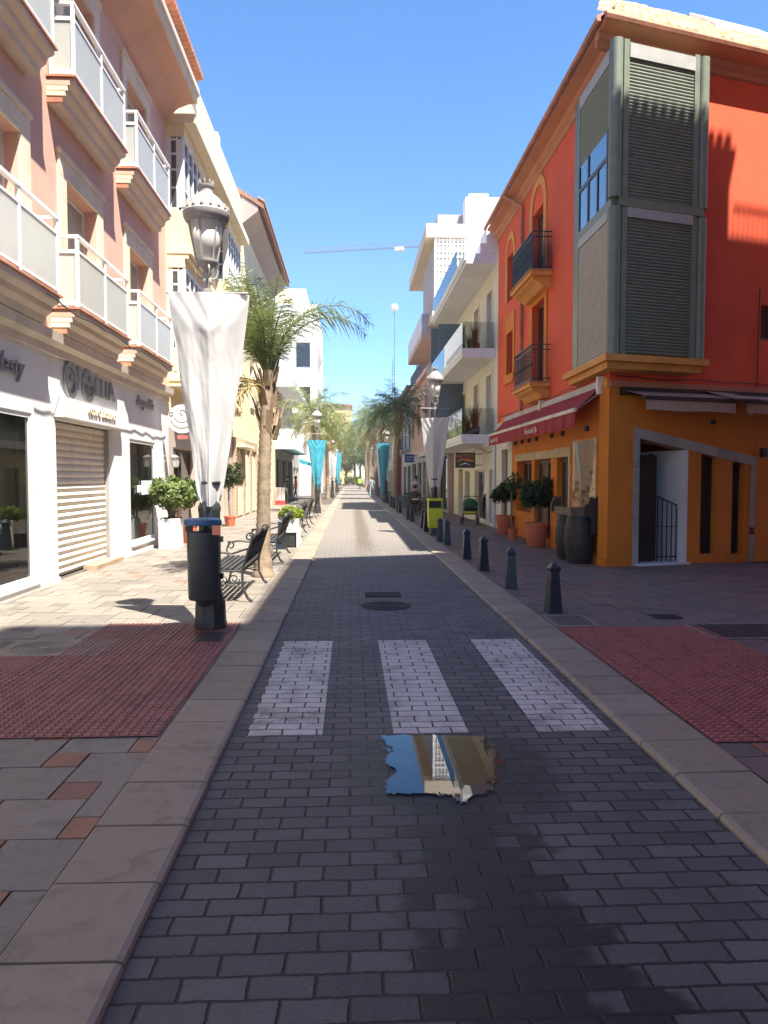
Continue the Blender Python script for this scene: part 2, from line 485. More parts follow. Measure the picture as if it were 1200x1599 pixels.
class MB:
    def __init__(s):
        s.v, s.f, s.m = [], [], []

    def add(s, vs, fs, mi=0):
        n = len(s.v)
        s.v += [tuple(v) for v in vs]
        for f in fs:
            s.f.append(tuple(i + n for i in f))
            s.m.append(mi)
        return s

    def box(s, x0, x1, y0, y1, z0, z1, mi=0):
        x0, x1 = min(x0, x1), max(x0, x1)
        y0, y1 = min(y0, y1), max(y0, y1)
        z0, z1 = min(z0, z1), max(z0, z1)
        return s.add([(x0, y0, z0), (x1, y0, z0), (x1, y1, z0), (x0, y1, z0), (x0, y0, z1), (x1, y0, z1), (x1, y1, z1), (x0, y1, z1)],
                     [(0, 3, 2, 1), (4, 5, 6, 7), (0, 1, 5, 4), (1, 2, 6, 5), (2, 3, 7, 6), (3, 0, 4, 7)], mi)

    def quad(s, a, b, c, d, mi=0):
        return s.add([a, b, c, d], [(0, 1, 2, 3)], mi)

    def ext(s, poly, axis, a, b, mi=0):
        """prism: poly in the two other axes (cyclic order), extruded along axis"""
        def put(p, q, t):
            return {'x': (t, p, q), 'y': (p, t, q), 'z': (p, q, t)}[axis]
        n = len(poly)
        vs = [put(p, q, a) for p, q in poly] + [put(p, q, b) for p, q in poly]
        fs = [tuple(range(n))[::-1], tuple(range(n, 2 * n))] + [(i, (i + 1) % n, n + (i + 1) % n, n + i) for i in range(n)]
        return s.add(vs, fs, mi)

    def lathe(s, prof, n=16, c=(0, 0, 0), mi=0, sx=1, sy=1, rot=0):
        vs, fs = [], []
        k = len(prof)
        for i in range(n):
            a = 2 * pi * i / n + rot
            for r, z in prof:
                vs.append((c[0] + sx * r * cos(a), c[1] + sy * r * sin(a), c[2] + z))
        for i in range(n):
            j = (i + 1) % n
            for t in range(k - 1):
                fs.append((i * k + t, j * k + t, j * k + t + 1, i * k + t + 1))
        fs.append(tuple(i * k for i in range(n))[::-1])
        fs.append(tuple(i * k + k - 1 for i in range(n)))
        return s.add(vs, fs, mi)

    def tube(s, pts, r, n=6, mi=0):
        pts = [Vector(p) for p in pts]
        k = len(pts)
        rs = r if isinstance(r, (list, tuple)) else [r] * k
        vs, fs = [], []
        up = Vector((0, 0, 1))
        prev = None
        for i, p in enumerate(pts):
            t = (pts[min(i + 1, k - 1)] - pts[max(i - 1, 0)])
            t = t.normalized() if t.length > 1e-9 else Vector((0, 0, 1))
            if prev is None:
                a = t.cross(up if abs(t.z) < .95 else Vector((1, 0, 0))).normalized()
            else:
                a = (prev - t * prev.dot(t))
                a = a.normalized() if a.length > 1e-6 else t.orthogonal().normalized()
            prev = a
            b = t.cross(a)
            for j in range(n):
                an = 2 * pi * j / n
                vs.append(p + (a * cos(an) + b * sin(an)) * rs[i])
        for i in range(k - 1):
            for j in range(n):
                jj = (j + 1) % n
                fs.append((i * n + j, i * n + jj, (i + 1) * n + jj, (i + 1) * n + j))
        fs.append(tuple(range(n))[::-1])
        fs.append(tuple((k - 1) * n + j for j in range(n)))
        return s.add(vs, fs, mi)

    def bar(s, a, b, w, h=None, mi=0):
        """square bar between two points"""
        a, b = Vector(a), Vector(b)
        t = (b - a).normalized()
        u = t.cross(Vector((0, 0, 1)) if abs(t.z) < .95 else Vector((1, 0, 0))).normalized() * w / 2
        v = t.cross(u).normalized() * (h or w) / 2
        vs = [a - u - v, a + u - v, a + u + v, a - u + v, b - u - v, b + u - v, b + u + v, b - u + v]
        return s.add(vs, [(0, 3, 2, 1), (4, 5, 6, 7), (0, 1, 5, 4), (1, 2, 6, 5), (2, 3, 7, 6), (3, 0, 4, 7)], mi)

    def wall(s, x0, x1, z0, z1, holes=(), th=.2, y=0., mi=0, mr=None):
        """wall face at y with rectangular openings and their reveals (inwards = +y)"""
        xs = sorted({x0, x1, *[h[0] for h in holes], *[h[1] for h in holes]})
        zs = sorted({z0, z1, *[h[2] for h in holes], *[h[3] for h in holes]})
        xs = [x for x in xs if x0 <= x <= x1]
        zs = [z for z in zs if z0 <= z <= z1]
        for i in range(len(xs) - 1):
            for j in range(len(zs) - 1):
                cx, cz = (xs[i] + xs[i + 1]) / 2, (zs[j] + zs[j + 1]) / 2
                if any(h[0] < cx < h[1] and h[2] < cz < h[3] for h in holes):
                    continue
                s.quad((xs[i], y, zs[j]), (xs[i + 1], y, zs[j]), (xs[i + 1], y, zs[j + 1]), (xs[i], y, zs[j + 1]), mi)
        mr = mi if mr is None else mr
        for a, b, c, d in holes:
            s.quad((a, y, c), (a, y + th, c), (a, y + th, d), (a, y, d), mr)
            s.quad((b, y, c), (b, y, d), (b, y + th, d), (b, y + th, c), mr)
            s.quad((a, y, d), (a, y + th, d), (b, y + th, d), (b, y, d), mr)
            s.quad((a, y, c), (b, y, c), (b, y + th, c), (a, y + th, c), mr)
        return s

    def shell(s, x0, x1, y0, y1, z0, z1, mi=0):
        """sides, back and top of a block whose front is a wall()"""
        s.quad((x0, y0, z0), (x0, y1, z0), (x0, y1, z1), (x0, y0, z1), mi)
        s.quad((x1, y0, z0), (x1, y0, z1), (x1, y1, z1), (x1, y1, z0), mi)
        s.quad((x0, y1, z0), (x1, y1, z0), (x1, y1, z1), (x0, y1, z1), mi)
        s.quad((x0, y0, z1), (x1, y0, z1), (x1, y1, z1), (x0, y1, z1), mi)
        return s

    def build(s, name, mat, parent=None, loc=(0, 0, 0), rot=0., smooth=False, bevel=0., seg=1):
        me = bpy.data.meshes.new(name)
        me.from_pydata(s.v, [], s.f)
        for mm in (mat if isinstance(mat, (list, tuple)) else [mat]):
            me.materials.append(mm)
        me.polygons.foreach_set('material_index', s.m)
        if smooth:
            me.polygons.foreach_set('use_smooth', [True] * len(s.f))
        me.update()
        o = bpy.data.objects.new(name, me)
        C.objects.link(o)
        o.location = loc
        o.rotation_euler = (0, 0, rot)
        if parent is not None:
            o.parent = parent
        if smooth and smooth != 'all':
            try:
                me.set_sharp_from_angle(angle=radians(40))
            except Exception:
                pass
        if bevel:
            b = o.modifiers.new('edge', 'BEVEL')
            b.width = bevel
            b.segments = seg
            b.limit_method = 'ANGLE'
        return o


def tag(o, label=None, cat=None, group=None, kind=None):
    if label:
        o['label'] = label
    if cat:
        o['category'] = cat
    if group:
        o['group'] = group
    if kind:
        o['kind'] = kind
    return o


def thing(name, label, cat, loc=(0, 0, 0), rot=0., group=None):
    o = bpy.data.objects.new(name, None)
    o.empty_display_size = .3
    C.objects.link(o)
    o.location = loc
    o.rotation_euler = (0, 0, rot)
    return tag(o, label, cat, group)


def dup(root, loc, rot=None, label=None, scale=None):
    r = root.copy()
    C.objects.link(r)
    r.location = loc
    if rot is not None:
        r.rotation_euler = (0, 0, rot)
    if label:
        r['label'] = label
    if scale:
        r.scale = (scale,) * 3 if not isinstance(scale, tuple) else scale
    for ch in list(root.children):
        c = ch.copy()
        C.objects.link(c)
        c.parent = r
        for g in list(ch.children):
            d = g.copy()
            C.objects.link(d)
            d.parent = c
    return r


def text_mb(body, size, depth=.01, shear=0., align='CENTER'):
    """letters as a mesh builder in the local x-z plane, front towards -y"""
    cu = bpy.data.curves.new('letters', 'FONT')
    cu.body = body
    cu.size = size
    cu.extrude = depth
    cu.shear = shear
    cu.align_x = align
    cu.align_y = 'CENTER'
    cu.resolution_u = 3
    o = bpy.data.objects.new('letters', cu)
    C.objects.link(o)
    dg = bpy.context.evaluated_depsgraph_get()
    me = bpy.data.meshes.new_from_object(o.evaluated_get(dg))
    mb = MB()
    mb.add([(v.co.x, -v.co.z, v.co.y) for v in me.vertices], [tuple(p.vertices) for p in me.polygons])
    bpy.data.objects.remove(o)
    bpy.data.meshes.remove(me)
    bpy.data.curves.remove(cu)
    return mb


def shift(mb, dx=0, dy=0, dz=0, sx=1, sz=1):
    mb.v = [(x * sx + dx, y + dy, z * sz + dz) for x, y, z in mb.v]
    return mb


def slats(mb, x0, x1, z0, z1, y, pitch=.05, depth=.012, mi=0):
    """roller-shutter curtain with curved laths"""
    n = max(1, round((z1 - z0) / pitch))
    h = (z1 - z0) / n
    prof = []
    for i in range(n):
        a = z0 + i * h
        prof += [(y + .004, a), (y - depth * .55, a + h * .14), (y - depth, a + h * .5), (y - depth * .55, a + h * .86)]
    prof.append((y + .004, z1))
    vs = [(x0, p, q) for p, q in prof] + [(x1, p, q) for p, q in prof]
    k = len(prof)
    return mb.add(vs, [(i, k + i, k + i + 1, i + 1) for i in range(k - 1)], mi)


LEFT, RIGHT = radians(90), radians(-90)
FRONT = atan2(.276, .961)


def window(par, x0, x1, z0, z1, y, frame=STEELW, pane=PANE, fw=.05, bars=(1, 0), rot=0., loc=(0, 0, 0), sill=None):
    """part window > pane (+ sill); local x along the wall, +y inwards"""
    b = MB()
    for a, c in ((x0, x0 + fw), (x1 - fw, x1)):
        b.box(a, c, y, y + .06, z0, z1)
    for a, c in ((z0, z0 + fw), (z1 - fw, z1)):
        b.box(x0 + fw, x1 - fw, y + .002, y + .058, a, c)
    for i in range(bars[0]):
        xc = x0 + (x1 - x0) * (i + 1) / (bars[0] + 1)
        b.box(xc - fw * .5, xc + fw * .5, y + .004, y + .05, z0 + fw, z1 - fw)
    for i in range(bars[1]):
        zc = z0 + (z1 - z0) * (i + 1) / (bars[1] + 1)
        b.box(x0 + fw, x1 - fw, y + .008, y + .048, zc - fw * .35, zc + fw * .35)
    w = b.build('window', frame, par, loc, rot)
    MB().quad((x0, y + .03, z0), (x1, y + .03, z0), (x1, y + .03, z1), (x0, y + .03, z1)).build('pane', pane, w)
    if sill:
        MB().box(x0 - .06, x1 + .06, -.08, y - .003, z0 - .06, z0 - .004).build('sill', sill, w)
    return w


def blob(rng, c, rad, n, size, mb, squash=1.0, shell=.55, mi=0, aspect=.55):
    """n leaf faces through the volume of a lumpy ball"""
    ph = Vector((rng.uniform(0, 50), rng.uniform(0, 50), rng.uniform(0, 50)))
    k = 0
    while k < n:
        d = Vector((rng.gauss(0, 1), rng.gauss(0, 1), rng.gauss(0, 1))).normalized()
        lump = 1 + .38 * mnoise.noise(d * 2.1 + ph)
        r = lump * (shell + (1 - shell) * rng.random()) if rng.random() < .85 else lump * rng.random()
        p = Vector(c) + Vector((d.x * rad * r, d.y * rad * r, d.z * rad * r * squash))
        nrm = (d + Vector((rng.gauss(0, .6), rng.gauss(0, .6), rng.gauss(.3, .6)))).normalized()
        u = nrm.orthogonal().normalized()
        u = Matrix.Rotation(rng.uniform(0, 2 * pi), 3, nrm) @ u
        v = nrm.cross(u)
        s = size * rng.uniform(.6, 1.3)
        bend = nrm * s * .18
        mb.add([p - u * s, p - v * s * aspect - bend, p + u * s, p + v * s * aspect - bend], [(0, 1, 2, 3)], mi)
        k += 1
    return mb


R_ = random.Random(7)

# ------------------------------------------------------------------ ground, road, pavements
Y0, Y1 = -12, 175
g = MB().quad((-700, -700, -.03), (700, -700, -.03), (700, 900, -.03), (-700, 900, -.03)).build('ground', EARTH)
tag(g, kind='structure')
rd = MB().quad((-.79, Y0, 0), (1.83, Y0, 0), (1.83, Y1, 0), (-.79, Y1, 0)).build('road', ROAD)
tag(rd, kind='structure')


def kerb(name, xa, xb, flip):
    b = MB()
    r = random.Random(3 if flip else 5)
    y = -6.0
    while y < 120:
        ln = .5 if y < 40 else 2.0
        z = .034 + r.uniform(-.003, .003)
        e = r.uniform(-.004, .004)
        inner, outer = (xa, xb) if flip else (xb, xa)      # inner = road side
        s = 1 if outer > inner else -1
        gp = .007
        prof = [(inner + e, -.02), (inner + e, z - .022), (inner + e + s * .008, z - .008), (inner + e + s * .03, z), (outer - s * .008, z + .003), (outer, z - .004), (outer, -.02)]
        if s < 0:
            prof = prof[::-1]
        b.ext(prof, 'y', y + gp, y + ln - gp)
        y += ln
    o = b.build(name, KERB)
    tag(o, kind='structure')


kerb('kerb', -1.225, -.785, False)
kerb('kerb', 1.825, 2.27, True)

for nm, x0, x1, y0, y1 in (('pavement', -6, -1.0, Y0, 130), ('pavement', 2.1, 5.2, 14, 130), ('pavement', 2.1, 30, Y0, 14)):
    tag(MB().quad((x0, y0, .016), (x1, y0, .016), (x1, y1, .016), (x0, y1, .016)).build(nm, GROUT), kind='structure')


def clip(poly, x0, x1, y0, y1):
    for ax, lim, sg in ((0, x0, 1), (0, x1, -1), (1, y0, 1), (1, y1, -1)):
        out = []
        for i, p in enumerate(poly):
            q = poly[(i + 1) % len(poly)]
            ip, iq = sg * (p[ax] - lim) >= 0, sg * (q[ax] - lim) >= 0
            if ip:
                out.append(p)
            if ip != iq:
                t = (lim - p[ax]) / (q[ax] - p[ax])
                out.append((p[0] + t * (q[0] - p[0]), p[1] + t * (q[1] - p[1])))
        poly = out
        if not poly:
            return []
    return poly


def flagstones(x0, x1, y0, y1, main, red, seed, redlim):
    """large and small squares in a pinwheel, as laid in the photograph"""
    a, bb, gp = .43, .212, .005
    ox, oy = -1.26 - a - bb / 2, 3.5 - bb / 2
    r = random.Random(seed)
    big, small = MB(), MB()
    for i in range(-60, 140):
        for j in range(-60, 140):
            x, y = ox + i * a - j * bb, oy + i * bb + j * a
            if x < x0 - 1 or x > x1 + 1 or y < y0 - 1 or y > y1 + 1:
                continue
            for (px, py, s) in ((x, y, a), (x + a, y, bb)):
                poly = [(px + gp, py + gp), (px + s - gp, py + gp), (px + s - gp, py + s - gp), (px + gp, py + s - gp)]
                poly = clip(poly, x0, x1, y0, y1)
                if len(poly) < 3:
                    continue
                z = .030 + r.uniform(-.0025, .0025)
                tgt = small if s == bb and (py < redlim or r.random() < .06) else big
                n = len(poly)
                tx, ty = r.uniform(-.004, .004), r.uniform(-.004, .004)
                vs = [(p[0], p[1], z + tx * (p[0] - px) + ty * (p[1] - py)) for p in poly] + [(p[0], p[1], .01) for p in poly]
                tgt.add(vs, [tuple(range(n))] + [(k, n + k, n + (k + 1) % n, (k + 1) % n) for k in range(n)])
    tag(big.build('pavement', main), kind='structure')
    tag(small.build('pavement', red), kind='structure')


flagstones(-4.72, -1.23, 1.4, 46, FLAG, REDFLAG, 1, 6)
flagstones(2.275, 4.78, 14.0, 40, FLAGR, FLAGR, 2, 0)
flagstones(2.275, 10.5, 2.6, 14.0, FLAGR, REDFLAG, 4, 4.4)


def tactile(x0, x1, y0, y1, mat, ribs=None):
    b = MB()
    z = .0385
    tile = .3
    nx, ny = max(1, round((x1 - x0) / tile)), max(1, round((y1 - y0) / tile))
    r = random.Random(int(x0 * 100 + y0 * 10))
    for i in range(nx):
        for j in range(ny):
            ax, bx = x0 + (x1 - x0) * i / nx, x0 + (x1 - x0) * (i + 1) / nx
            ay, by = y0 + (y1 - y0) * j / ny, y0 + (y1 - y0) * (j + 1) / ny
            zz = z + r.uniform(-.001, .001)
            start = len(b.v)
            b.quad((ax + .003, ay + .003, zz), (bx - .003, ay + .003, zz), (bx - .003, by - .003, zz), (ax + .003, by - .003, zz))
            k = 5
            if ribs is None:
                for u in range(k):
                    for w in range(k):
                        cx, cy = ax + (bx - ax) * (u + .5) / k, ay + (by - ay) * (w + .5) / k
                        s, t, h = .019, .012, .0095
                        b.add([(cx - s, cy - s, zz), (cx + s, cy - s, zz), (cx + s, cy + s, zz), (cx - s, cy + s, zz),
                               (cx - t, cy - t, zz + h), (cx + t, cy - t, zz + h), (cx + t, cy + t, zz + h), (cx - t, cy + t, zz + h)],
                              [(0, 1, 5, 4), (1, 2, 6, 5), (2, 3, 7, 6), (3, 0, 4, 7)])
                        b.add(b.v[-4:], [(0, 1, 2, 3)], 1)
            else:
                for u in range(6):
                    if ribs == 'y':
                        c = ax + (bx - ax) * (u + .5) / 6
                        b.ext([(c - .014, zz), (c - .008, zz + .007), (c + .008, zz + .007), (c + .014, zz)], 'y', ay + .004, by - .004)
                    else:
                        c = ay + (by - ay) * (u + .5) / 6
                        b.ext([(c - .014, zz), (c - .008, zz + .007), (c + .008, zz + .007), (c + .014, zz)], 'x', ax + .004, bx - .004)
    return tag(b.build('tactile_paving', [mat, TWORN_HI]), kind='structure')


tactile(-3.34, -1.24, 4.72, 6.9, TACT)
tactile(-2.74, -1.24, 6.9, 8.4, TACT, 'y')
tactile(-4.6, -2.85, 6.25, 6.9, TACT, 'x')
tactile(2.285, 3.88, 4.45, 7.98, TACTR)

for i, (x0, x1) in enumerate(((-.69, -.19), (.28, .78), (1.245, 1.735))):
    tag(MB().quad((x0, 4.78, .004), (x1, 4.78, .004), (x1, 7.58, .004), (x0, 7.58, .004)).build('crosswalk_marking', PAINT), kind='structure')

# puddle: the water fills the joints and rounds the bricks at its rim
poly = [(.20, 4.735), (.50, 4.75), (.93, 4.73), (.90, 4.36), (.83, 4.02), (.66, 3.80), (.57, 3.74), (.50, 3.845), (.19, 3.86), (.23, 4.2)]


def sdf(px, py):
    d, ins = 1e9, False
    n = len(poly)
    for i in range(n):
        ax, ay = poly[i]
        bx, by = poly[(i + 1) % n]
        ex, ey, wx, wy = bx - ax, by - ay, px - ax, py - ay
        t = max(0, min(1, (wx * ex + wy * ey) / (ex * ex + ey * ey)))
        d = min(d, math.hypot(wx - ex * t, wy - ey * t))
        if (ay > py) != (by > py) and px < ax + (py - ay) / (by - ay) * ex:
            ins = not ins
    return -d if ins else d


pb = MB()
st = .0085
hr = random.Random(11)
bh = {}
vid = {}
for iy in range(int(1.6 / st)):
    for ix in range(int(1.25 / st)):
        x, y = .0 + ix * st, 3.35 + iy * st
        row = math.floor(y / .117)
        off = .113 if row % 2 else 0
        col = math.floor((x - off) / .226)
        fy, fx = y / .117 - row, (x - off) / .226 - col
        key = (row, col)
        if key not in bh:
            bh[key] = hr.uniform(-.03, .03)
        ej = min(fy, 1 - fy) * .117, min(fx, 1 - fx) * .226
        joint = min(ej) < .008
        lvl = -.004 if joint else bh[key] * (.55 if min(ej) > .02 else .3)
        nz = mnoise.noise(Vector((x * 16, y * 16, 0))) * .022 + mnoise.noise(Vector((x * 6, y * 6, 9))) * .05 + mnoise.noise(Vector((x * 60, y * 60, 3))) * .008
        right = max(0, x - .62) * .16 + hr.uniform(-1, 1) * (.012 + .20 * max(0, x - .68))
        if sdf(x, y) + lvl + nz + right < 0:
            ids = []
            for dx, dy in ((0, 0), (1, 0), (1, 1), (0, 1)):
                k = (ix + dx, iy + dy)
                if k not in vid:
                    vid[k] = len(pb.v)
                    pb.v.append((k[0] * st, 3.35 + k[1] * st, .0085))
                ids.append(vid[k])
            pb.f.append(tuple(ids))
            pb.m.append(0)
tag(pb.build('puddle', WATER), kind='structure')

# iron covers and gratings


def grate(name, x0, x1, y0, y1, label, cat, z, n, along='y', frame=IRON, fill=IRON):
    t = thing(name, label, cat, ((x0 + x1) / 2, (y0 + y1) / 2, z))
    hx, hy = (x1 - x0) / 2, (y1 - y0) / 2
    f = MB()
    w = .025
    f.box(-hx, hx, -hy, -hy + w, 0, .008).box(-hx, hx, hy - w, hy, 0, .008).box(-hx, -hx + w, -hy + w, hy - w, 0, .008).box(hx - w, hx, -hy + w, hy - w, 0, .008)
    f.build('frame', frame, t)
    s = MB()
    s.quad((-hx + w, -hy + w, .0015), (hx - w, -hy + w, .0015), (hx - w, hy - w, .0015), (-hx + w, hy - w, .0015))
    for i in range(n):
        if along == 'y':
            c = -hx + w + (2 * hx - 2 * w) * (i + .5) / n
            s.box(c - hx / n * .5, c + hx / n * .5, -hy + w, hy - w, .002, .007)
        else:
            c = -hy + w + (2 * hy - 2 * w) * (i + .5) / n
            s.box(-hx + w, hx - w, c - hy / n * .5, c + hy / n * .5, .002, .007)
    s.build('grille', fill, t)
    return t


grate('drain_cover', 2.30, 2.78, 8.05, 8.68, 'ribbed grey drain cover at the foot of the nearest bollard', 'drain', .0345, 9, 'y', KERB, M('grey_cover_iron', (.12, .105, .10), .6, .2, 8))
grate('drain_grating', 3.75, 4.75, 7.35, 8.1, 'large sunken drain grating with pale concrete rim on the corner plaza', 'drain', .0345, 14, 'y', M('pale_concrete', (.27, .24, .22), .8, .15, 6), IRON)
grate('inspection_cover', 3.6, 3.92, 8.45, 8.7, 'small dark square cover between the bollard and the tavern door', 'cover', .0345, 3, 'x')
grate('inspection_cover', -1.62, -1.32, 7.45, 7.85, 'small dark iron cover in the red paving before the lamp post', 'cover', .0405, 3, 'x')
grate('drain_grating', .2, .72, 10.35, 10.75, 'iron road drain grating beyond the pedestrian crossing', 'drain', .003, 10, 'y', RIRON, RIRON)
mh = thing('manhole_cover', 'round iron manhole cover set in the dark pavers of the road', 'cover', (.46, 9.65, .003))
MB().lathe([(.33, 0), (.33, .006), (.29, .006), (.285, .003)], 28).build('frame', RIRON, mh)
b = MB().lathe([(.283, 0), (.283, .0055)], 28)
for k in range(3):
    b.lathe([(.24 - k * .08, .005), (.24 - k * .08, .009), (.225 - k * .08, .009), (.225 - k * .08, .005)], 24)
b.build('lid', RIRON, mh, smooth=True)
mh = thing('stone_cover', 'pale square stone cover with concentric rings beside the red paving', 'cover', (-3.0, 7.26, .034))
MB().box(-.55, .62, -.34, .34, 0, .006).build('slab', KERB, mh)
b = MB()
for k in range(5):
    b.lathe([(.30 - k * .055, .004), (.30 - k * .055, .0105), (.28 - k * .055, .0105), (.28 - k * .055, .004)], 28)
for k in range(9):
    b.box(-.5 + k * .03 if k < 4 else .22 + k * .04, -.485 + k * .03 if k < 4 else .235 + k * .04, -.3, .3, .004, .0095)
b.build('ring', FLAG, mh, smooth=True)

# ------------------------------------------------------------------ neighbouring block at the camera's right (its roof shades the crossing)
nb = thing('apartment_block', 'tall neighbouring block with tiled roof beside the camera across the side street', 'building', (6.24, 8.23, 0), FRONT)
b = MB()
b.box(-1.45, 4.55, -7, 0, 0, 17.7)
b.box(4.55, 16, -7, 0, 0, 17.85)
b.build('wall', BRICKD, nb)
b = MB()
for xa, xb, ze in ((-1.6, 3.82, 18.05), (3.83, 4.75, 18.95)):
    b.ext([(-7.2, ze + 2.2), (.22, ze), (.22, ze + .12), (-7.2, ze + 2.3)], 'x', xa, xb)
    for i in range(int((xb - xa) / .2)):
        x = xa + .1 + i * .2
        b.lathe([(.085, 0), (.085, .5)], 10, (x, 0, 0))
        n = 20
        b.v[-n:] = [(vx, .30 - vz * 1.0, ze + .12 + vy + vz * .28) for vx, vy, vz in b.v[-n:]]
b.box(3.83, 4.7, -3, -.02, 17.7, 18.95)
b.build('roof', ROOFT, nb)
b = MB()
b.box(4.8, 16, -.05, -.01, 18.42, 18.47)
for i in range(90):
    b.box(4.8 + i * .12, 4.825 + i * .12, -.045, -.02, 17.85, 18.42)
b.build('railing', IRON, nb)
n2 = thing('shade_block', 'plain tall block added out of view behind the camera to cast shade', 'building', (4.8, -3.2, 0))  # unseen block added to keep the near road and left pavement in shade
MB().box(0, 14, -12, 0, 0, 28).box(.05, 6, .001, 10.1, 0, 19.7).build('wall', BRICKD, n2)
MB().box(-.2, 14.2, -12.2, .2, 28, 28.3).box(-.05, 6, .21, 10.2, 19.7, 19.95).build('roof', TERRA, n2)

# ------------------------------------------------------------------ orange corner tavern
CX, CY = 4.75, 13.42
ob = thing('corner_tavern', 'red-orange corner house with ochre ground floor and grey-green corner bay', 'building', (CX, CY, 0))
S = dict(rot=RIGHT)                       # street side: local x = CY - y (0 .. -10.4), +y inwards
F = dict(rot=FRONT)                       # side-street front: local x away from the corner
EXT = -10.35                              # far end of the street front


def sx(y):
    return CY - y


# street side, upper wall
up_h = [(sx(19.3), sx(18.15), 6.62, 8.45), (sx(19.2), sx(18.0), 3.98, 6.1), (sx(22.35), sx(21.5), 6.95, 8.3), (sx(22.35), sx(21.5), 4.75, 6.0)]
b = MB().wall(EXT, 0, 3.42, 9.75, up_h, .22)
b.build('wall', ORANGE, ob, **S)
gr_h = [(sx(16.82), sx(15.85), .16, 2.14), (sx(18.9), sx(17.35), .16, 2.14), (sx(20.9), sx(19.2), .75, 2.14)]
b = MB().wall(sx(21.55), 0, 0, 3.42, gr_h, .3)
b.build('ground_floor_wall', OCHRE, ob, **S)
b = MB().wall(EXT, sx(21.56), 0, 3.42, [(sx(23.05), sx(22.15), .1, 2.55)], .25)
b.build('ground_floor_wall', CREAMW, ob, **S)
# front side walls
b = MB().wall(0, 12, 3.42, 9.75, [(3.5, 4.3, 4.42, 5.1)], .2)
b.build('wall', ORANGE, ob, **F)
b = MB()
b.quad((.01, 10.34, 0), (11, 10.34, 0), (11, 10.34, 9.7), (.01, 10.34, 9.7))
b.quad((11.5, 3.4, 0), (11, 10.34, 0), (11, 10.34, 9.7), (11.5, 3.4, 9.7))
b.add([(.05, .1, 9.7), (.05, 10.3, 9.7), (11, 10.3, 9.7), (11.5, 3.4, 9.7)], [(0, 1, 2, 3)])
b.build('wall', ORANGE, ob)
b = MB()


def lz(t):
    return 2.45 - .1845 * (t - .55)


def pier(t0, t1, za=0, mi=0, th=.3):
    b.ext([(t0, za), (t1, za), (t1, lz(t1)), (t0, lz(t0))], 'y', 0, th, mi)


b.ext([(0, 0), (.55, 0), (.55, 3.42), (0, 3.42)], 'y', 0, .3)
b.ext([(.55, lz(.55)), (3.45, lz(3.45)), (3.45, 3.42), (.55, 3.42)], 'y', .002, .3)
pier(1.80, 2.12)
pier(2.52, 2.88)
pier(3.2, 3.34)
b.ext([(2.12, 0), (2.52, 0), (2.52, .19), (2.12, .19)], 'y', .003, .3)
b.ext([(2.88, 0), (3.2, 0), (3.2, .17), (2.88, .17)], 'y', .003, .3)
b.ext([(3.45, 0), (12, 0), (12, 3.42), (3.45, 3.42)], 'y', 0, .3)
b.box(3.46, 12, -.03, -.001, 0, .38)
b.build('ground_floor_wall', OCHRE, ob, **F)
b = MB()
seg = [.55, 1.0, 1.5, 2.05, 2.5, 3.0, 3.46]
for t0, t1 in zip(seg, seg[1:]):
    b.ext([(t0, lz(t0) - .0), (t1 - .006, lz(t1)), (t1 - .006, lz(t1) + .19), (t0, lz(t0) + .19)], 'y', -.02, .12)
for z0, z1 in ((0, .62), (.626, 1.25), (1.256, 1.9), (1.906, lz(.55) - .012)):
    b.box(.55, .68, -.018, .31, z0, z1)
for z0, z1 in ((0, .55), (.70, 1.35), (1.356, 1.6), (1.606, lz(3.4) - .012)):
    b.box(3.345, 3.452, -.016, .2, z0, z1)
b.build('stone_surround', STONE, ob, **F)
MB().box(3.347, 3.45, -.012, .19, .553, .697).build('brick_patch', M('maroon_paint', (.13, .02, .025), .6), ob, **F)
# entrance recess with door leaf, meter box, white jamb
b = MB()
b.quad((.68, 1.4, 0), (1.8, 1.4, 0), (1.8, 1.4, 2.7), (.68, 1.4, 2.7))
b.quad((.68, .3, 0), (.68, 1.4, 0), (.68, 1.4, 2.7), (.68, .3, 2.7))
b.box(1.70, 1.797, -.012, 1.4, .05, lz(1.75) - .01)
b.quad((.68, .3, 2.45), (1.8, .3, 2.3), (1.8, 1.4, 2.4), (.68, 1.4, 2.5))
b.build('entrance_recess', WHITE, ob, **F)
MB().box(.62, 1.80, -.12, 1.4, .0, .06).build('step', FASCIA, ob, **F)
d = MB().box(.70, 1.28, .25, .31, .07, 2.12)
for i in range(2):
    d.box(.76, 1.22, .235, .249, .2 + i * .95, 1.0 + i * .95)
dr = d.build('door', DARKWOOD, ob, **F)
MB().lathe([(.0, 0), (.028, .01), (.028, .03), (0, .045)], 10, (1.22, .22, 1.05)).build('handle', IRON, dr)
MB().box(1.42, 1.62, 1.3, 1.39, 1.25, 1.75).build('meter_box', IRON, ob, **F)
g = MB()
for i in range(5):
    t = 1.22 + i * .11
    g.box(t - .008, t + .008, .12, .136, .07, 1.33 - .13 * i * .4)
g.bar((1.17, .128, 1.34), (1.68, .128, 1.15), .025)
g.bar((1.17, .128, .16), (1.68, .128, .16), .02)
g.bar((1.17, .128, .75), (1.68, .128, .74), .012)
g.build('railing_gate', IRON, ob, **F)
l = MB()
l.bar((1.6, .7, 2.13), (1.45, .7, 2.16), .025)
l.lathe([(.02, .12), (.09, .06), (.085, .05), (.055, -.16), (.02, -.18)], 6, (1.45, .7, 2.02))
l.build('wall_lantern', IRON, ob, **F)
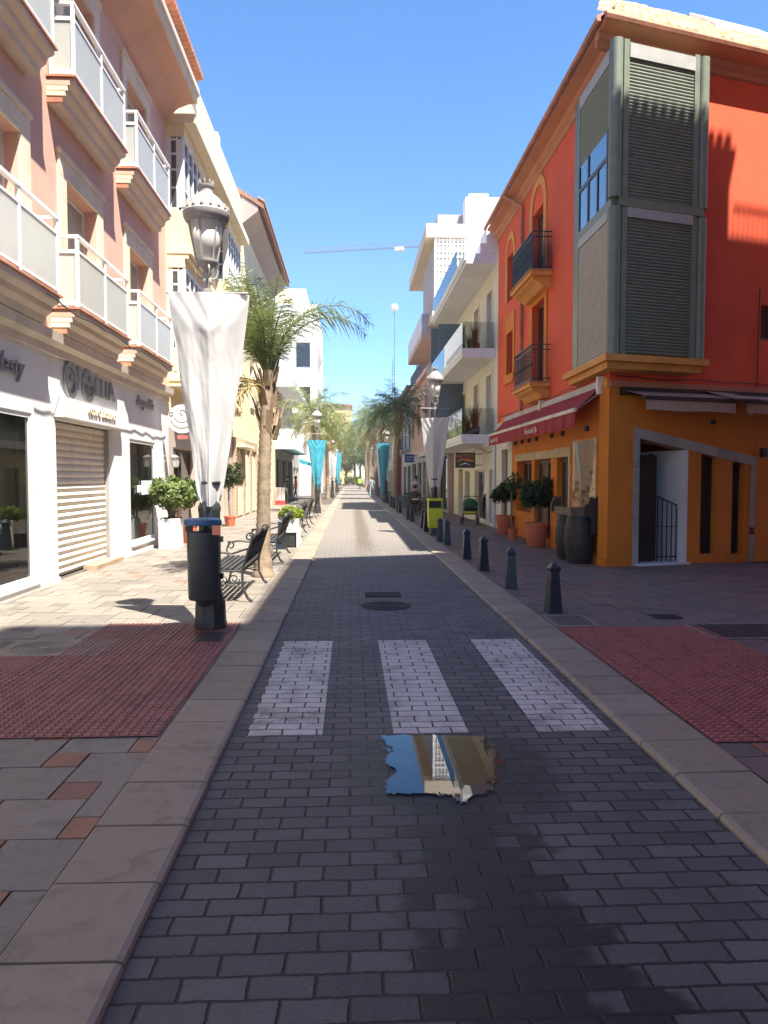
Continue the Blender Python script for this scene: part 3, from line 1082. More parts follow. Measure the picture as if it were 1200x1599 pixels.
for a, z1 in (((2.12, 2.52), lz(2.52)), ((2.88, 3.2), lz(3.2))):
    w = MB().box(a[0], a[0] + .03, .16, .2, .19, z1).box(a[1] - .03, a[1], .16, .2, .19, z1).build('slit_window', DARKWOOD, ob, **F)
    MB().quad((a[0], .19, .15), (a[1], .19, .15), (a[1], .19, z1 + .1), (a[0], .19, z1 + .1)).build('pane', PANE, w)
window(ob, 3.5, 4.3, 4.42, 5.1, .12, BROWNF, PANE, .07, (1, 0), **F)
for t, z in ((2.32, 2.72), (1.02, 3.0)):
    MB().box(t, t + .09, -.05, -.002, z, z + .09).build('wall_light', IRON, ob, **F)
MB().box(3.55, 3.66, -.09, -.002, 2.1, 2.28).build('wall_light', IRON, ob, **F)
MB().box(3.27, 3.33, -.03, -.001, 2.93, 2.99).build('junction_box', WHITE, ob, **F)
# string courses
MB().box(EXT + .9, .0, -.05, -.001, 3.36, 3.52).build('string_course', OCHRE_T, ob, **S)
MB().box(0, 12, -.05, -.001, 3.36, 3.47).build('string_course', EAVEO, ob, **F)
# cornice under the eaves
b = MB()
b.ext([(0, 9.2), (-.05, 9.22), (-.05, 9.32), (-.14, 9.4), (-.14, 9.5), (-.36, 9.56), (-.36, 9.62), (0, 9.72)], 'x', EXT, .1)
b.build('cornice', EAVEO, ob, **S)
b = MB()
b.ext([(0, 9.3), (-.05, 9.32), (-.05, 9.42), (-.12, 9.46), (-.12, 9.55), (-.30, 9.60), (-.36, 9.64), (-.36, 9.70), (0, 9.72)], 'x', -.4, 12)
b.build('cornice', EAVEO, ob, **F)
# tiled roof: barrel tiles as one waved sheet per slope, plus the row of tile ends at the eaves


def tile_slope(x0, x1, d0, d1, z0, slope, hip=None, hip2=None):
    mb = MB()
    n = int((x1 - x0) / .2)
    rows = int((d1 - d0) / .28)
    for r in range(rows):
        a, c = d0 + r * .28, d0 + r * .28 + .34
        for i in range(n):
            xx = x0 + i * .2
            if (hip and xx < hip(a)) or (hip2 and xx + .2 > hip2(a)):
                continue
            jz = R_.uniform(-.008, .012)
            vs = []
            for k in range(7):
                t = pi * k / 6
                px, pz = xx + .1 - .085 * cos(t), .075 * sin(t)
                vs.append((px, a + R_.uniform(-.003, .003), z0 + (a - d0) * slope + pz + .045 + jz))
                vs.append((px, c, z0 + (c - d0) * slope + pz * .8 + .0 + jz))
            mb.add(vs, [(2 * k, 2 * k + 2, 2 * k + 3, 2 * k + 1) for k in range(6)])
            mb.add([vs[2 * k] for k in range(7)], [tuple(range(7))])
    mb.quad((x0, d0, z0 + .01), (x1, d0, z0 + .01), (x1 if not hip2 else hip2(d1), d1, z0 + (d1 - d0) * slope + .01), (x0 if not hip else hip(d1), d1, z0 + (d1 - d0) * slope + .01))
    return mb


r1 = tile_slope(-.4, 8.5, -.36, 2.15, 9.70, .84, hip=lambda d: -.45 + (d + .36) * .62)
rf = r1.build('roof', ROOFT, ob, **F)
b = MB()
b.ext([(-.34, 9.64), (-.40, 9.64), (-.42, 9.70), (-.40, 9.75), (-.34, 9.75)], 'x', -.45, 12)
b.build('gutter', TERRA, rf)
b = MB()
zs = lambda d: 9.70 + (d + .36) * .84
b.ext([(1.15, zs(1.15) + .06), (1.15, zs(1.15) + .16), (1.95, zs(1.95) + .16), (1.95, zs(1.95) + .06)], 'x', 3.3, 5.2)
b.build('skylight', FASCIA, rf)
r2 = tile_slope(EXT - .1, .4, -.40, 1.9, 9.68, .84, hip2=lambda d: .42 - (d + .40) * 2.1)
rs = r2.build('roof', ROOFD, ob, **S)
b = MB()
b.ext([(-.40, 9.60), (-.46, 9.60), (-.48, 9.66), (-.46, 9.71), (-.40, 9.71)], 'x', EXT - .1, .45)
b.build('gutter', TERRA, rs)
b = MB()
b.tube([(sx(21.0), -.42, 9.62), (sx(20.6), -.25, 9.35), (sx(20.3), -.06, 9.1), (sx(20.3), -.06, 3.5)], .045, 8)
b.build('downpipe', TERRA, ob, smooth=True, **S)

b = MB()
b.tube([(-.3 - k * .5, -.06, 3.60 + .02 * sin(k * 1.7) - .03 * abs(sin(k * .7))) for k in range(20)], .009, 5)
b.build('cable', IRON, ob, **S)
b = MB()
b.tube([(.1 + k * .4, -.06, 3.56 + .015 * sin(k * 1.9) - .03 * abs(sin(k * .6))) for k in range(24)], .009, 5)
b.tube([(3.42, -.03, 3.5), (3.42, -.03, 4.6), (3.43, -.03, 5.4)], .012, 6)
b.build('cable', IRON, ob, **F)

# windows and balconies on the street side
for (a, c, z0, z1) in up_h:
    wd = window(ob, a, c, z0, z1, .14, BROWNF, PANEB if z1 > 8 else PANE, .07, (1, 0), **S)


def surround(a, c, z0, z1, w, arch=False):
    m = MB()
    m.box(a - w, a, -.03, -.001, z0, z1).box(c, c + w, -.03, -.001, z0, z1)
    if arch:
        cx, r = (a + c) / 2, (c - a) / 2
        n = 12
        for k in range(n):
            t0, t1 = pi * k / n, pi * (k + 1) / n
            m.ext([(cx - r * cos(t0), z1 + r * sin(t0)), (cx - r * cos(t1), z1 + r * sin(t1)), (cx - (r + w) * cos(t1), z1 + (r + w) * sin(t1)), (cx - (r + w) * cos(t0), z1 + (r + w) * sin(t0))], 'y', -.03, -.001)
    else:
        m.box(a - w, c + w, -.03, -.001, z1, z1 + w * 2.6)
    return m


surround(*up_h[0], .24, True).build('window_surround', OCHRE_T, ob, **S)
surround(*up_h[1], .24).build('window_surround', OCHRE, ob, **S)
surround(*up_h[2], .2, True).build('window_surround', OCHRE_T, ob, **S)
surround(*up_h[3], .2).box(up_h[3][0] - .2, up_h[3][1] + .2, -.06, -.001, 4.5, 4.75).build('window_surround', OCHRE, ob, **S)


def iron_balcony(x0, x1, zt, out, hgt, dense):
    m = MB()
    m.box(x0, x1, -out, -.001, zt - .1, zt)
    m.ext([(0, zt - .34), (-out * .35, zt - .34), (-out * .6, zt - .22), (-out * .85, zt - .16), (-out * .85, zt - .102), (0, zt - .102)], 'x', x0 + .12, x1 - .12)
    bal = m.build('balcony', OCHRE_T, ob, **S)
    MB().box(x0 - .03, x1 + .03, -out - .03, -.002, zt + .002, zt + .03).build('tile_edge', TERRA, bal)
    m = MB()
    o = out - .05
    for z in (zt + .1, zt + hgt - .12, zt + hgt):
        m.box(x0 + .05, x1 - .05, -o - .012, -o + .012, z - .012, z + .012)
        for xx in (x0 + .06, x1 - .06):
            m.box(xx - .012, xx + .012, -o + .013, -.01, z - .011, z + .011)
    n = int((x1 - x0) / (.055 if dense else .085))
    for i in range(n + 1):
        xx = x0 + .06 + (x1 - x0 - .12) * i / n
        m.tube([(xx, -o, zt + .03), (xx, -o, zt + hgt - .01)], .008, 5)
        if i % 2 == 0:
            m.lathe([(.004, 0), (.022, .05), (.004, .1)], 5, (xx, -o, zt + hgt * .42))
    for xx in (x0 + .06, x1 - .06):
        k = int(out / .09)
        for i in range(1, k):
            m.tube([(xx, -o * i / k, zt + .03), (xx, -o * i / k, zt + hgt - .01)], .008, 5)
    m.build('railing', IRON, bal)
    if dense:
        m = MB()
        m.box(x0 + .07, x1 - .07, -o + .016, -o + .02, zt + .08, zt + hgt - .06)
        m.build('screen', M('dark_balcony_screen', (.05, .055, .06), .8, .2, 8), bal)


iron_balcony(sx(19.55), sx(17.35), 6.55, .52, .92, True)
iron_balcony(sx(19.35), sx(17.4), 3.95, .5, .9, False)

# corner bay with roller shutters
bx = (4.6 - CX, 12.92 - CY)
bay = MB()
fd = Vector((.961, .276))
fo = Vector((.276, -.961))


def fl(t, o=0.):
    """point on the bay's front plane, relative to the building corner"""
    p = Vector(bx) + fd * t + fo * o
    return p.x, p.y


z0b, z1b = 3.86, 9.3
bl = 1.92
outline = [fl(0), fl(bl), fl(bl, -.46), (.0, .0), (-.002, 1.95), (4.6 - CX, 1.95)]
b = MB()
b.ext([fl(.02, -.03), fl(bl - .02, -.03), fl(bl - .02, -.5), (.05, 1.9), (4.63 - CX, 1.9)], 'z', z0b, z1b)
b.build('bay_window', BAYF, ob)
bayo = bpy.data.objects[[o.name for o in ob.children if o.name.startswith('bay_window')][0]]
b = MB()


def fbar(t0, t1, za, zc, o0, o1):
    b.ext([fl(t0, o0), fl(t1, o0), fl(t1, o1), fl(t0, o1)], 'z', za, zc)


def sbar(y0, y1, za, zc, o):
    b.ext([(4.6 - CX - o, y0), (4.6 - CX + .03, y0), (4.6 - CX + .03, y1), (4.6 - CX - o, y1)], 'z', za, zc)


for za, zc in ((z0b, 6.44), (6.60, z1b)):
    for t in (.0, bl):
        px, py = fl(t if t else .06, -.06)
        b.lathe([(.115, za), (.115, zc)], 16, (px, py, 0))
    fbar(.16, .27, za, zc, -.03, .03)
    fbar(bl - .25, bl - .14, za, zc, -.03, .03)
    sbar(.02 + bx[1] + .13, bx[1] + .25, za, zc, .02)
    sbar(1.42, 1.5, za, zc, .02)
fbar(.1, bl, 6.445, 6.595, -.02, .05)
sbar(bx[1] + .05, 1.5, 6.445, 6.595, .03)
b.build('frame', M('bay_frame', (.195, .23, .165), .45, .1, 4), bayo, smooth=True)
b = MB()
PSB = M('pale_shutter_box', (.40, .40, .37), .5, .06, 4)
for za, zc in ((9.0, 9.24), (6.27, 6.44)):
    b = MB()
    fbar(.27, bl - .25, za, zc, -.02, .045)
    b.build('shutter_box', PSB, bayo)
    b = MB()
    sbar(bx[1] + .25, 1.42, za, zc, .03)
    b.build('shutter_box', PSB, bayo)
b = MB()
slats(b, 0, bl - .52, 6.6, 9.0, 0, .058, .016)
slats(b, 0, bl - .52, 3.9, 6.27, 0, .058, .016)
px, py = fl(.27, .0)
b.build('roller_shutter', SLATG, bayo, loc=(px, py, 0), rot=FRONT)
# street face of the bay: local x runs from far to near (RIGHT)
L_ = 1.42 - (bx[1] + .25)
b = MB()
slats(b, 0, L_, 7.85, 9.0, 0, .058, .016)
sh = b.build('roller_shutter', SLATG, bayo, loc=(4.6 - CX, 1.42, 0), rot=RIGHT)
b = MB()
slats(b, 0, L_, 3.9, 6.27, 0, .058, .016)
b.build('roller_shutter', SLATB, bayo, loc=(4.6 - CX, 1.42, 0), rot=RIGHT)
w = MB()
for a, c, z0, z1 in ((0, .06, 6.6, 7.85), (L_ - .06, L_, 6.6, 7.85), (.55, .62, 6.6, 7.85), (.06, .55, 7.35, 7.42), (.62, L_ - .06, 7.35, 7.42), (1.1, 1.15, 6.6, 7.35)):
    w.box(a, c, -.03, .02, z0, z1)
w = w.build('window', M('bronze_frame', (.06, .055, .05), .4, .1, 5), bayo, loc=(4.6 - CX - .004, 1.42, 0), rot=RIGHT)
MB().quad((0, -.012, 6.6), (L_, -.012, 6.6), (L_, -.012, 7.85), (0, -.012, 7.85)).build('pane', glass('sky_reflecting_glass', (.12, .13, .14), 1.6, .25), w)
# sill of the bay
b = MB()
for o, za, zc in ((.0, 3.62, 3.74), (.10, 3.742, 3.86)):
    b.ext([fl(-.10 - o, .02 + o), fl(bl + .02 + o, .02 + o), fl(bl + .02 + o, -.49), (.05, 2.0 + o), (4.6 - CX - .02 - o, 2.0 + o)], 'z', za, zc)
b.build('bay_sill', OCHRE_T, ob)
# ground floor openings
for (a, c, z0, z1), kind in zip(gr_h, 'dow'):
    if kind == 'w':
        window(ob, a, c, z0, z1, .2, BROWNF, PANE, .08, (2, 0), **S)
    else:
        m = MB()
        m.box(a, a + .09, .12, .2, z0, z1).box(c - .09, c, .12, .2, z0, z1).box(a + .09, c - .09, .122, .198, z1 - .1, z1)
        m.box(a + .1, a + .1 + (c - a) * .42, .16, .2, z0, z1 - .1)
        dd = m.build('door', BROWNWOOD, ob, **S)
        MB().quad((a + .09, .21, z0), (c - .09, .21, z0), (c - .09, .21, z1), (a + .09, .21, z1)).build('pane', PANE, dd)
m = MB()
m.box(sx(16.95), sx(15.8), -.035, -.001, 2.15, 2.36).box(sx(15.84), sx(15.70), -.03, -.001, .1, 2.36)
m.box(sx(21.0), sx(16.96), -.034, -.001, 2.15, 2.34)
m.build('stone_lintel', M('cream_stone_lintel', (.55, .44, .28), .75, .15, 5), ob, **S)
MB().box(sx(15.7), 0, -.05, -.001, 0, .2).build('plinth', OCHRE, ob, **S)
MB().box(sx(23.05), sx(22.15), .14, .2, .1, 2.55).build('door', M('brown_grey_door', (.20, .145, .115), .6, .15, 4), ob, **S)
for yy in (21.0, 20.2, 19.4, 18.6, 17.2, 16.3, 14.6):
    MB().box(sx(yy) - .06, sx(yy) + .06, -.06, -.001, 2.62, 2.72).build('wall_light', M('dark_brown_box', (.07, .03, .02), .6), ob, **S)
MB().box(sx(13.75), sx(13.6), -.02, -.001, 2.62, 2.98).build('tile_plaque', M('maroon_paint', (.13, .02, .025), .6), ob, **S)

# awnings over the street side: two burgundy drop awnings with front bar and valance


def awning(name, y0, y1, label, wx, txt, txs):
    t = thing(name, label, 'awning', (CX, y1, 3.3), RIGHT, 'burgundy awnings on the tavern')
    Lx = y1 - y0
    m = MB()
    n = 14
    for i in range(n):
        a, c = Lx * i / n, Lx * (i + 1) / n
        for k in range(5):
            def pt(x, q):
                u = q / 5
                return (x, -.06 - .46 * u, .12 - .44 * u - .03 * sin(pi * u))
            m.quad(pt(a, k), pt(c, k), pt(c, k + 1), pt(a, k + 1))
    m.build('canopy', REDAWN, t)
    m = MB()
    for i in range(n * 2):
        a, c = Lx * i / n / 2, Lx * (i + 1) / n / 2
        wv = lambda x: .012 * sin(x * 9) + .008 * sin(x * 23)
        m.quad((a, -.545 + wv(a), -.37), (c, -.545 + wv(c), -.37), (c, -.555 + wv(c) * 2, -.66 + .01 * sin(c * 14)), (a, -.555 + wv(a) * 2, -.66 + .01 * sin(a * 14)))
    v = m.build('valance', REDAWN, t)
    tx = shift(text_mb(txt, .17, .004, .25), txs, -.583, -.53)
    tx.build('lettering', M('cream_lettering', (.75, .60, .50), .7), v)
    MB().box(0, Lx, -.56, -.50, -.37, -.30).build('front_bar', M('cream_bar', (.70, .58, .48), .5), t)
    m = MB()
    for xx in (.12, Lx - .12):
        m.bar((xx, -.05, -.02), (xx, -.5, -.34), .03)
    m.box(.0, Lx, -.1, -.01, .08, .2)
    m.build('arm', M('grey_awning_arm', (.45, .43, .42), .5), t)
    MB().box(Lx + .005, Lx + .1, -.14, -.005, -.05, .28).build('end_cap', WHITE, t)


awning('awning', 13.75, 17.95, 'burgundy street awning nearest the tavern corner, with cream script on its valance', 4.2, 'Taberna Bar Ojo', .95)
awning('awning', 18.02, 22.3, 'burgundy awning at the far end of the tavern, next to the cream house', 4.2, 'Taberna Bar Ojo', .9)


def rolled(t0, t1, label):
    t = thing('awning', label, 'awning', (CX + .961 * t0, CY + .276 * t0, 3.1), FRONT, 'rolled beige awnings over the tavern door')
    Lx = t1 - t0
    m = MB()
    m.quad((0, -.06, .2), (Lx, -.06, .2), (Lx - .06, -.55, .06), (.12, -.55, .06))
    m.build('canopy', BEIGEAWN, t)
    m = MB()
    n = 20
    for i in range(n):
        a, c = .15 + (Lx - .2) * i / n, .15 + (Lx - .2) * (i + 1) / n
        m.quad((a, -.57, -.02), (c, -.57, -.02), (c, -.575 + .008 * sin(c * 8), -.2 + .008 * sin(c * 5)), (a, -.575 + .008 * sin(a * 8), -.2 + .008 * sin(a * 5)))
    m.build('valance', BEIGEAWN, t)
    MB().box(.1, Lx - .04, -.6, -.54, -.01, .05).build('front_bar', DARKWOOD, t)
    MB().box(0, Lx, -.12, -.005, .12, .26).build('cassette', DARKWOOD, t)


rolled(.22, 2.42, 'rolled beige awning over the black tavern door, next to the corner')
rolled(2.5, 5.2, 'rolled beige awning over the slit windows, running out of the frame')
t = thing('canvas_flap', 'beige canvas flap bridging the two rolled awnings', 'awning', (CX + .961 * 2.05, CY + .276 * 2.05, 3.3), FRONT)
MB().quad((0, -.1, .05), (.62, -.1, .03), (.85, -.62, -.16), (.2, -.62, -.14)).build('cloth', BEIGEAWN, t)
MB().box(.2, .85, -.64, -.6, -.18, -.14).build('bar', DARKWOOD, t)

# ------------------------------------------------------------------ cream house with glass balconies (right, beyond the tavern)
YF = 33.8
ch = thing('cream_house', 'cream house with white glass-fronted balconies beyond the orange tavern', 'building', (4.75, YF, 0), RIGHT)


def rx(y):
    return YF - y


Wc = rx(23.78)
doors = []
for z0 in (3.12, 5.92):
    for a, c in ((24.75, 25.65), (27.3, 28.3), (30.4, 31.4)):
        doors.append((rx(c), rx(a), z0, z0 + 2.05))
b = MB().wall(0, Wc, 2.3, 9.0, doors, .22)
b.shell(0, Wc, 0, 9, 0, 9.0)
b.build('wall', CREAMW, ch)
shop = [(rx(25.15), rx(24.35), .12, 1.95), (rx(28.1), rx(25.7), .1, 1.95), (rx(30.5), rx(29.3), .1, 1.95), (rx(32.4), rx(31.0), .04, 2.05)]
b = MB().wall(0, Wc, 0, 2.296, shop, .22)
b.build('ground_floor_wall', CREAMW, ch)
for i, h in enumerate(doors):
    window(ch, h[0], h[1], h[2], h[3], .14, CREAM, PANEB, .07, (1, 1))
    m = MB()
    m.box(h[0] - .13, h[0] - .003, -.03, -.001, h[2], h[3] + .13).box(h[1] + .003, h[1] + .13, -.03, -.001, h[2], h[3] + .13).box(h[0], h[1], -.029, -.001, h[3] + .003, h[3] + .128)
    m.build('door_surround', CREAMW, ch)
for h in shop[:3]:
    w = window(ch, h[0], h[1], h[2], h[3], .12, CREAMW, CLEAR, .06, (0, 0))
    MB().quad((h[0] - .1, 1.1, 0), (h[1] + .1, 1.1, 0), (h[1] + .1, 1.1, 2.2), (h[0] - .1, 1.1, 2.2)).quad((h[0] - .1, .22, .1), (h[1] + .1, .22, .1), (h[1] + .1, 1.1, .1), (h[0] - .1, 1.1, .1)).quad((h[0] - .1, .22, 2.1), (h[1] + .1, .22, 2.1), (h[1] + .1, 1.1, 2.1), (h[0] - .1, 1.1, 2.1)).build('shop_interior', M('shop_interior_wall', (.45, .38, .32), .8, .15, 2), ch)
MB().box(shop[3][0] + .02, shop[3][1] - .02, .17, .22, .06, 2.03).build('door', GREYW, ch)
for z0 in (2.81, 5.63):
    b = MB()
    b.box(rx(33.75), rx(24.25), -1.08, -.002, z0, z0 + .10)
    b.box(rx(33.75), rx(24.25), -1.10, -.0025, z0 + .102, z0 + .30)
    sl_ = b.build('balcony', FASCIA, ch)
    m = MB()
    m.box(rx(33.6), rx(24.3), -1.075, -1.06, z0 + .26, z0 + 1.16)
    m.build('glass_panel', BALGL, sl_)
    MB().box(rx(24.315), rx(24.30), -1.055, -.02, z0 + .26, z0 + 1.16).build('glass_panel', BALGL, sl_)
    MB().box(.0, .08, -1.09, -.003, z0 + .31, z0 + 2.81).build('privacy_screen', SLATEB, sl_)
    MB().box(rx(31.2), rx(31.15), -1.05, -.003, z0 + .31, z0 + 2.5 if z0 > 4 else z0 + 2.81).build('privacy_screen', SLATEB, sl_)
b = MB()
b.box(rx(33.75), rx(24.0), -1.0, -.002, 8.60, 8.70)
b.box(rx(33.75), rx(24.0), -1.06, 3, 8.702, 8.92)
rf = b.build('roof', FASCIA, ch)
MB().box(rx(33.7), rx(26.5), -.98, -.965, 8.92, 9.75).box(rx(26.5), rx(26.49), -.95, 2.5, 8.92, 9.75).build('glass_panel', BALGL, rf)
MB().box(rx(25.9), rx(24.0), -.55, .3, 8.925, 9.25).box(rx(25.2), rx(24.0), -.35, .3, 9.25, 9.75).build('parapet', FASCIA, rf)
m = MB()
m.tube([(rx(24.0), -.05, 0), (rx(24.0), -.05, 2.7)], .045, 8)
m.tube([(rx(24.0), -.05, 2.7), (rx(24.05), -.12, 2.78), (rx(24.6), -.3, 2.76)], .05, 8)
m.build('downpipe', FASCIA, ch, smooth=True)
m = MB()
m.tube([(rx(24.4 + k * .5), -.03 - .0, 2.58 - .09 * sin(k * .9) + .02 * k) for k in range(9)], .010, 5)
m.build('cable', IRON, ch)

# plants on its balconies


def grass_tuft(n, h, r, seed, mat, pot=True, name='potted_grass'):
    rr = random.Random(seed)
    m = MB()
    for i in range(n):
        a = rr.uniform(0, 2 * pi)
        rad = r * sqrt(rr.random()) * .5
        p = Vector((rad * cos(a), rad * sin(a), .24))
        ln = h * rr.uniform(.6, 1)
        lean = rr.uniform(.05, .45)
        w = .011
        pts = []
        for k in range(4):
            t = k / 3
            pts.append(p + Vector((cos(a) * lean * ln * t * t, sin(a) * lean * ln * t * t, ln * t * (1 - .15 * t * lean))))
        sd = Vector((-sin(a), cos(a), 0)) * w
        vs = []
        for k, q in enumerate(pts):
            s_ = 1 - k / 3.2
            vs += [q - sd * s_, q + sd * s_]
        m.add(vs, [(0, 1, 3, 2), (2, 3, 5, 4), (4, 5, 7, 6)])
    return m


pg = thing('potted_plant', 'dark spiky grass in a pot behind the upper glass balcony, by its near end', 'plant', (4.2, 24.9, 5.935), 0, 'potted grasses on the glass balconies')
MB().lathe([(.13, 0), (.17, .26), (.15, .26), (.14, .22)], 14).build('pot', IRON, pg, smooth=True)
grass_tuft(130, .8, .2, 5, SHRUBD).build('foliage', SHRUB, pg)
spots = [(4.2, 26.0, 5.935, 'upper balcony, second from its near end'), (4.15, 27.5, 5.935, 'upper balcony, midway along'),
         (4.2, 24.9, 3.115, 'lower balcony, by its near end'), (4.1, 25.8, 3.115, 'lower balcony, second from its near end'), (4.05, 26.9, 3.115, 'lower balcony, third from its near end'), (4.0, 28.3, 3.115, 'lower balcony, farthest along')]
for i, (x, y, z, w) in enumerate(spots):
    dup(pg, (x, y, z), i * 1.3, 'dark spiky grass in a pot on the ' + w, .85 + .12 * (i % 3))

# hanging shop sign on the cream house
t = thing('hanging_sign', 'dark square hanging sign with orange lettering and a white peak, on the cream house', 'sign', (4.12, 26.4, 2.03), 0)
MB().box(-.36, .36, -.03, .03, 0, .55).build('board', M('charcoal_sign_board', (.06, .075, .085), .5, .1, 5), t)
shift(text_mb('ARTESA', .19, .004), 0, -.034, .42).build('lettering', M('orange_lettering', (.75, .26, .09), .6), t)
m = MB()
m.ext([(-.3, .2), (-.1, .28), (.1, .24), (.3, .21), (.3, .29), (.05, .33), (-.12, .34), (-.3, .26)], 'y', -.033, -.031)
m.build('swoosh', M('orange_lettering', (.75, .26, .09), .6), t)
MB().ext([(-.26, .07), (-.16, .13), (0, .2), (.13, .13), (.24, .07), (.1, .12), (0, .15), (-.12, .11)], 'y', -.0345, -.031).build('white_peak', WHITE, t)
MB().bar((.36, 0, .5), (.62, 0, .5), .03).bar((.36, 0, .1), (.62, 0, .1), .03).build('bracket', IRON, t)

# clothes on a stand in its shop window
t = thing('dressed_mannequin', 'dress form in a raspberry dress inside the cream shop window', 'mannequin', (5.25, 27.0, .1), 0)
MB().lathe([(.14, 0), (.14, .02), (.02, .03), (.018, .75)], 12).build('stand', FASCIA, t, smooth=True)
MB().lathe([(.27, .55), (.24, .75), (.17, .98), (.13, 1.08), (.17, 1.28), (.19, 1.38), (.14, 1.47), (.05, 1.52), (.045, 1.6), (0, 1.62)], 16, sy=.7).build('dress', M('raspberry_cloth', (.45, .05, .10), .8, .15, 6), t, smooth=True)
t = thing('display_shelf', 'tall narrow display of orange and grey goods in the cream shop window', 'shelf', (5.15, 29.9, .1), 0)
MB().box(-.25, .25, -.45, .45, 0, .06).box(-.25, .25, -.45, -.4, .06, 1.8).box(-.25, .25, .4, .45, .06, 1.8).box(-.24, .24, -.4, .4, .85, .89).build('frame', DARKWOOD, t)
MB().box(-.25, .1, -.39, .39, 1.32, 1.62).build('orange_box', M('orange_cardboard', (.75, .30, .03), .7), t)
MB().box(-.25, .1, -.3, .3, .89, 1.2).build('grey_box', GREYW, t)
MB().box(-.25, .1, -.35, .36, .06, .5).build('orange_box', M('orange_cardboard', (.75, .30, .03), .7), t)


# ------------------------------------------------------------------ plain generator for the buildings further up the street


def row_house(name, label, side, xw, y0, y1, h, mat, wins, depth=9, shop=None, pane=PANEB, frame=STEELW, sills=True, shopmat=None):
    """side 'L'/'R'; wins: (y0, y1, z0, z1); returns (thing, f) with f(y) the local x"""
    if side == 'L':
        t = thing(name, label, 'building', (xw, y0, 0), LEFT)
        f = lambda y: y - y0
    else:
        t = thing(name, label, 'building', (xw, y1, 0), RIGHT)
        f = lambda y: y1 - y
    Wd = y1 - y0
    hs = [(min(f(a), f(c)), max(f(a), f(c)), z0, z1) for a, c, z0, z1 in wins]
    zs = shop[0] if shop else 0
    b = MB().wall(0, Wd, zs, h, hs, .18)
    b.shell(0, Wd, 0, depth, 0, h)
    b.build('wall', mat, t)
    for q in hs:
        window(t, *q, .1, frame, pane, .06, (1, 0 if q[3] - q[2] < 1.5 else 1), sill=mat if sills else None)
    if shop:
        ss = [(min(f(a), f(c)), max(f(a), f(c)), z0, z1) for a, c, z0, z1 in shop[1]]
        MB().wall(0, Wd, 0, zs - .004, ss, .25).build('ground_floor_wall', shopmat or mat, t)
        for q in ss:
            window(t, *q, .2, shop[2], PANE, .08, (2 if q[1] - q[0] > 2 else 1, 0), sill=None)
    return t, f


# shopfront between the cream house and the mirador house, and the mirador house itself
mh_, f = row_house('mirador_house', 'tall pink-grey house with a white glazed bay and deep pink eaves', 'R', 4.5, 34.0, 44.0, 12.3, PINKT,
                   [(36.5, 38, 8.6, 10.4), (40, 41.5, 8.6, 10.4)], shop=(3.3, [(34.3, 38.2, .1, 2.7), (38.8, 43.4, .1, 2.7)], M('dark_green_frame', (.03, .05, .042), .4)), shopmat=GREYW)
b = MB().box(4.4, 10.0, -.62, -.002, 9.3, 12.6)
b.build('mirador', M('lilac_grey_panel', (.42, .38, .40), .7, .06, 1), mh_)
mo = [o for o in mh_.children if o.name.startswith('mirador')][0]
m = MB()                                    # glazed white end of the bay, facing down the street
X_ = 10.0
for z in (9.35, 10.25, 10.42, 11.7, 11.95, 12.45):
    m.box(X_, X_ + .05, -.62, .75, z, z + .09)
for k in range(9):
    yy = -.62 + k * 1.37 / 8
    m.box(X_, X_ + .055, yy - (.05 if k % 4 == 0 else .022), yy + (.05 if k % 4 == 0 else .022), 9.3, 12.6)
for k in range(10):
    z = 9.6 + k * .3
    m.box(X_, X_ + .045, -.6, .74, z, z + .04)
m.build('glazing_bars', STEELW, mo)
MB().quad((X_ + .02, -.62, 9.3), (X_ + .02, .75, 9.3), (X_ + .02, .75, 12.6), (X_ + .02, -.62, 12.6)).build('pane', CURT, mo)
MB().box(3.5, X_ + .06, -.75, .8, 8.9, 9.3).box(.3, X_ + .12, -1.05, .9, 12.602, 13.2).build('eaves', M('cream_eaves', (.70, .58, .45), .7, .06, 1), mh_)
MB().box(9.2, X_ + .02, .76, 6, 0, 14.45).box(9.0, X_ + .025, .9, 1.8, 14.45, 14.6).build('stair_tower', WHITE, mh_)
MB().box(.0, 9.0, -.4, 3, 13.2, 14.0).build('attic', M('lilac_grey_panel', (.42, .38, .40), .7, .06, 1), mh_)
bl_ = MB().box(.3, 8.5, -1.1, -.002, 8.3, 8.6).build('balcony', PINKT, mh_)
MB().box(.3, 8.5, -1.1, -1.06, 8.61, 9.5).box(8.46, 8.5, -1.05, -.003, 8.61, 9.5).build('railing', M('lilac_rail_panel', (.45, .42, .52), .4), bl_)
m = MB()
m.box(4.0, 9.9, -.9, -.01, 2.75, 3.0)
m.build('shop_canopy', GREYW, mh_)

pe, f = row_house('peach_house', 'peach house with two brown windows and a roof terrace behind railings', 'R', 4.75, 44.05, 57.5, 8.2, PEACH,
                  [(46, 47.3, 4.6, 6.8), (51, 52.3, 4.6, 6.8), (55, 56.3, 4.6, 6.8)], shop=(3.3, [(44.8, 48.5, .1, 2.7), (49.5, 52.5, .1, 2.7), (53.5, 56.8, .1, 2.7)], M('dark_green_frame', (.03, .05, .042), .4)), shopmat=GREYW, frame=BROWNF)
MB().box(-.1, 13.55, -.25, -.002, 8.0, 8.3).box(0, 13.45, -.16, -.003, 3.25, 3.55).build('cornice', SALMON_D, pe)
m = MB()
for i in range(100):
    m.box(.05 + i * .13, .075 + i * .13, -.1, -.07, 8.3, 9.3)
m.box(0, 13.3, -.11, -.06, 9.3, 9.36)
m.build('terrace_railing', M('blue_grey_iron', (.10, .12, .15), .5), pe)
m = MB()
for i in range(40):
    x = .2 + i * .3
    m.ext([(.2, 10.9), (3.4, 11.9), (3.4, 11.96), (.2, 10.96)], 'x', x, x + .24)
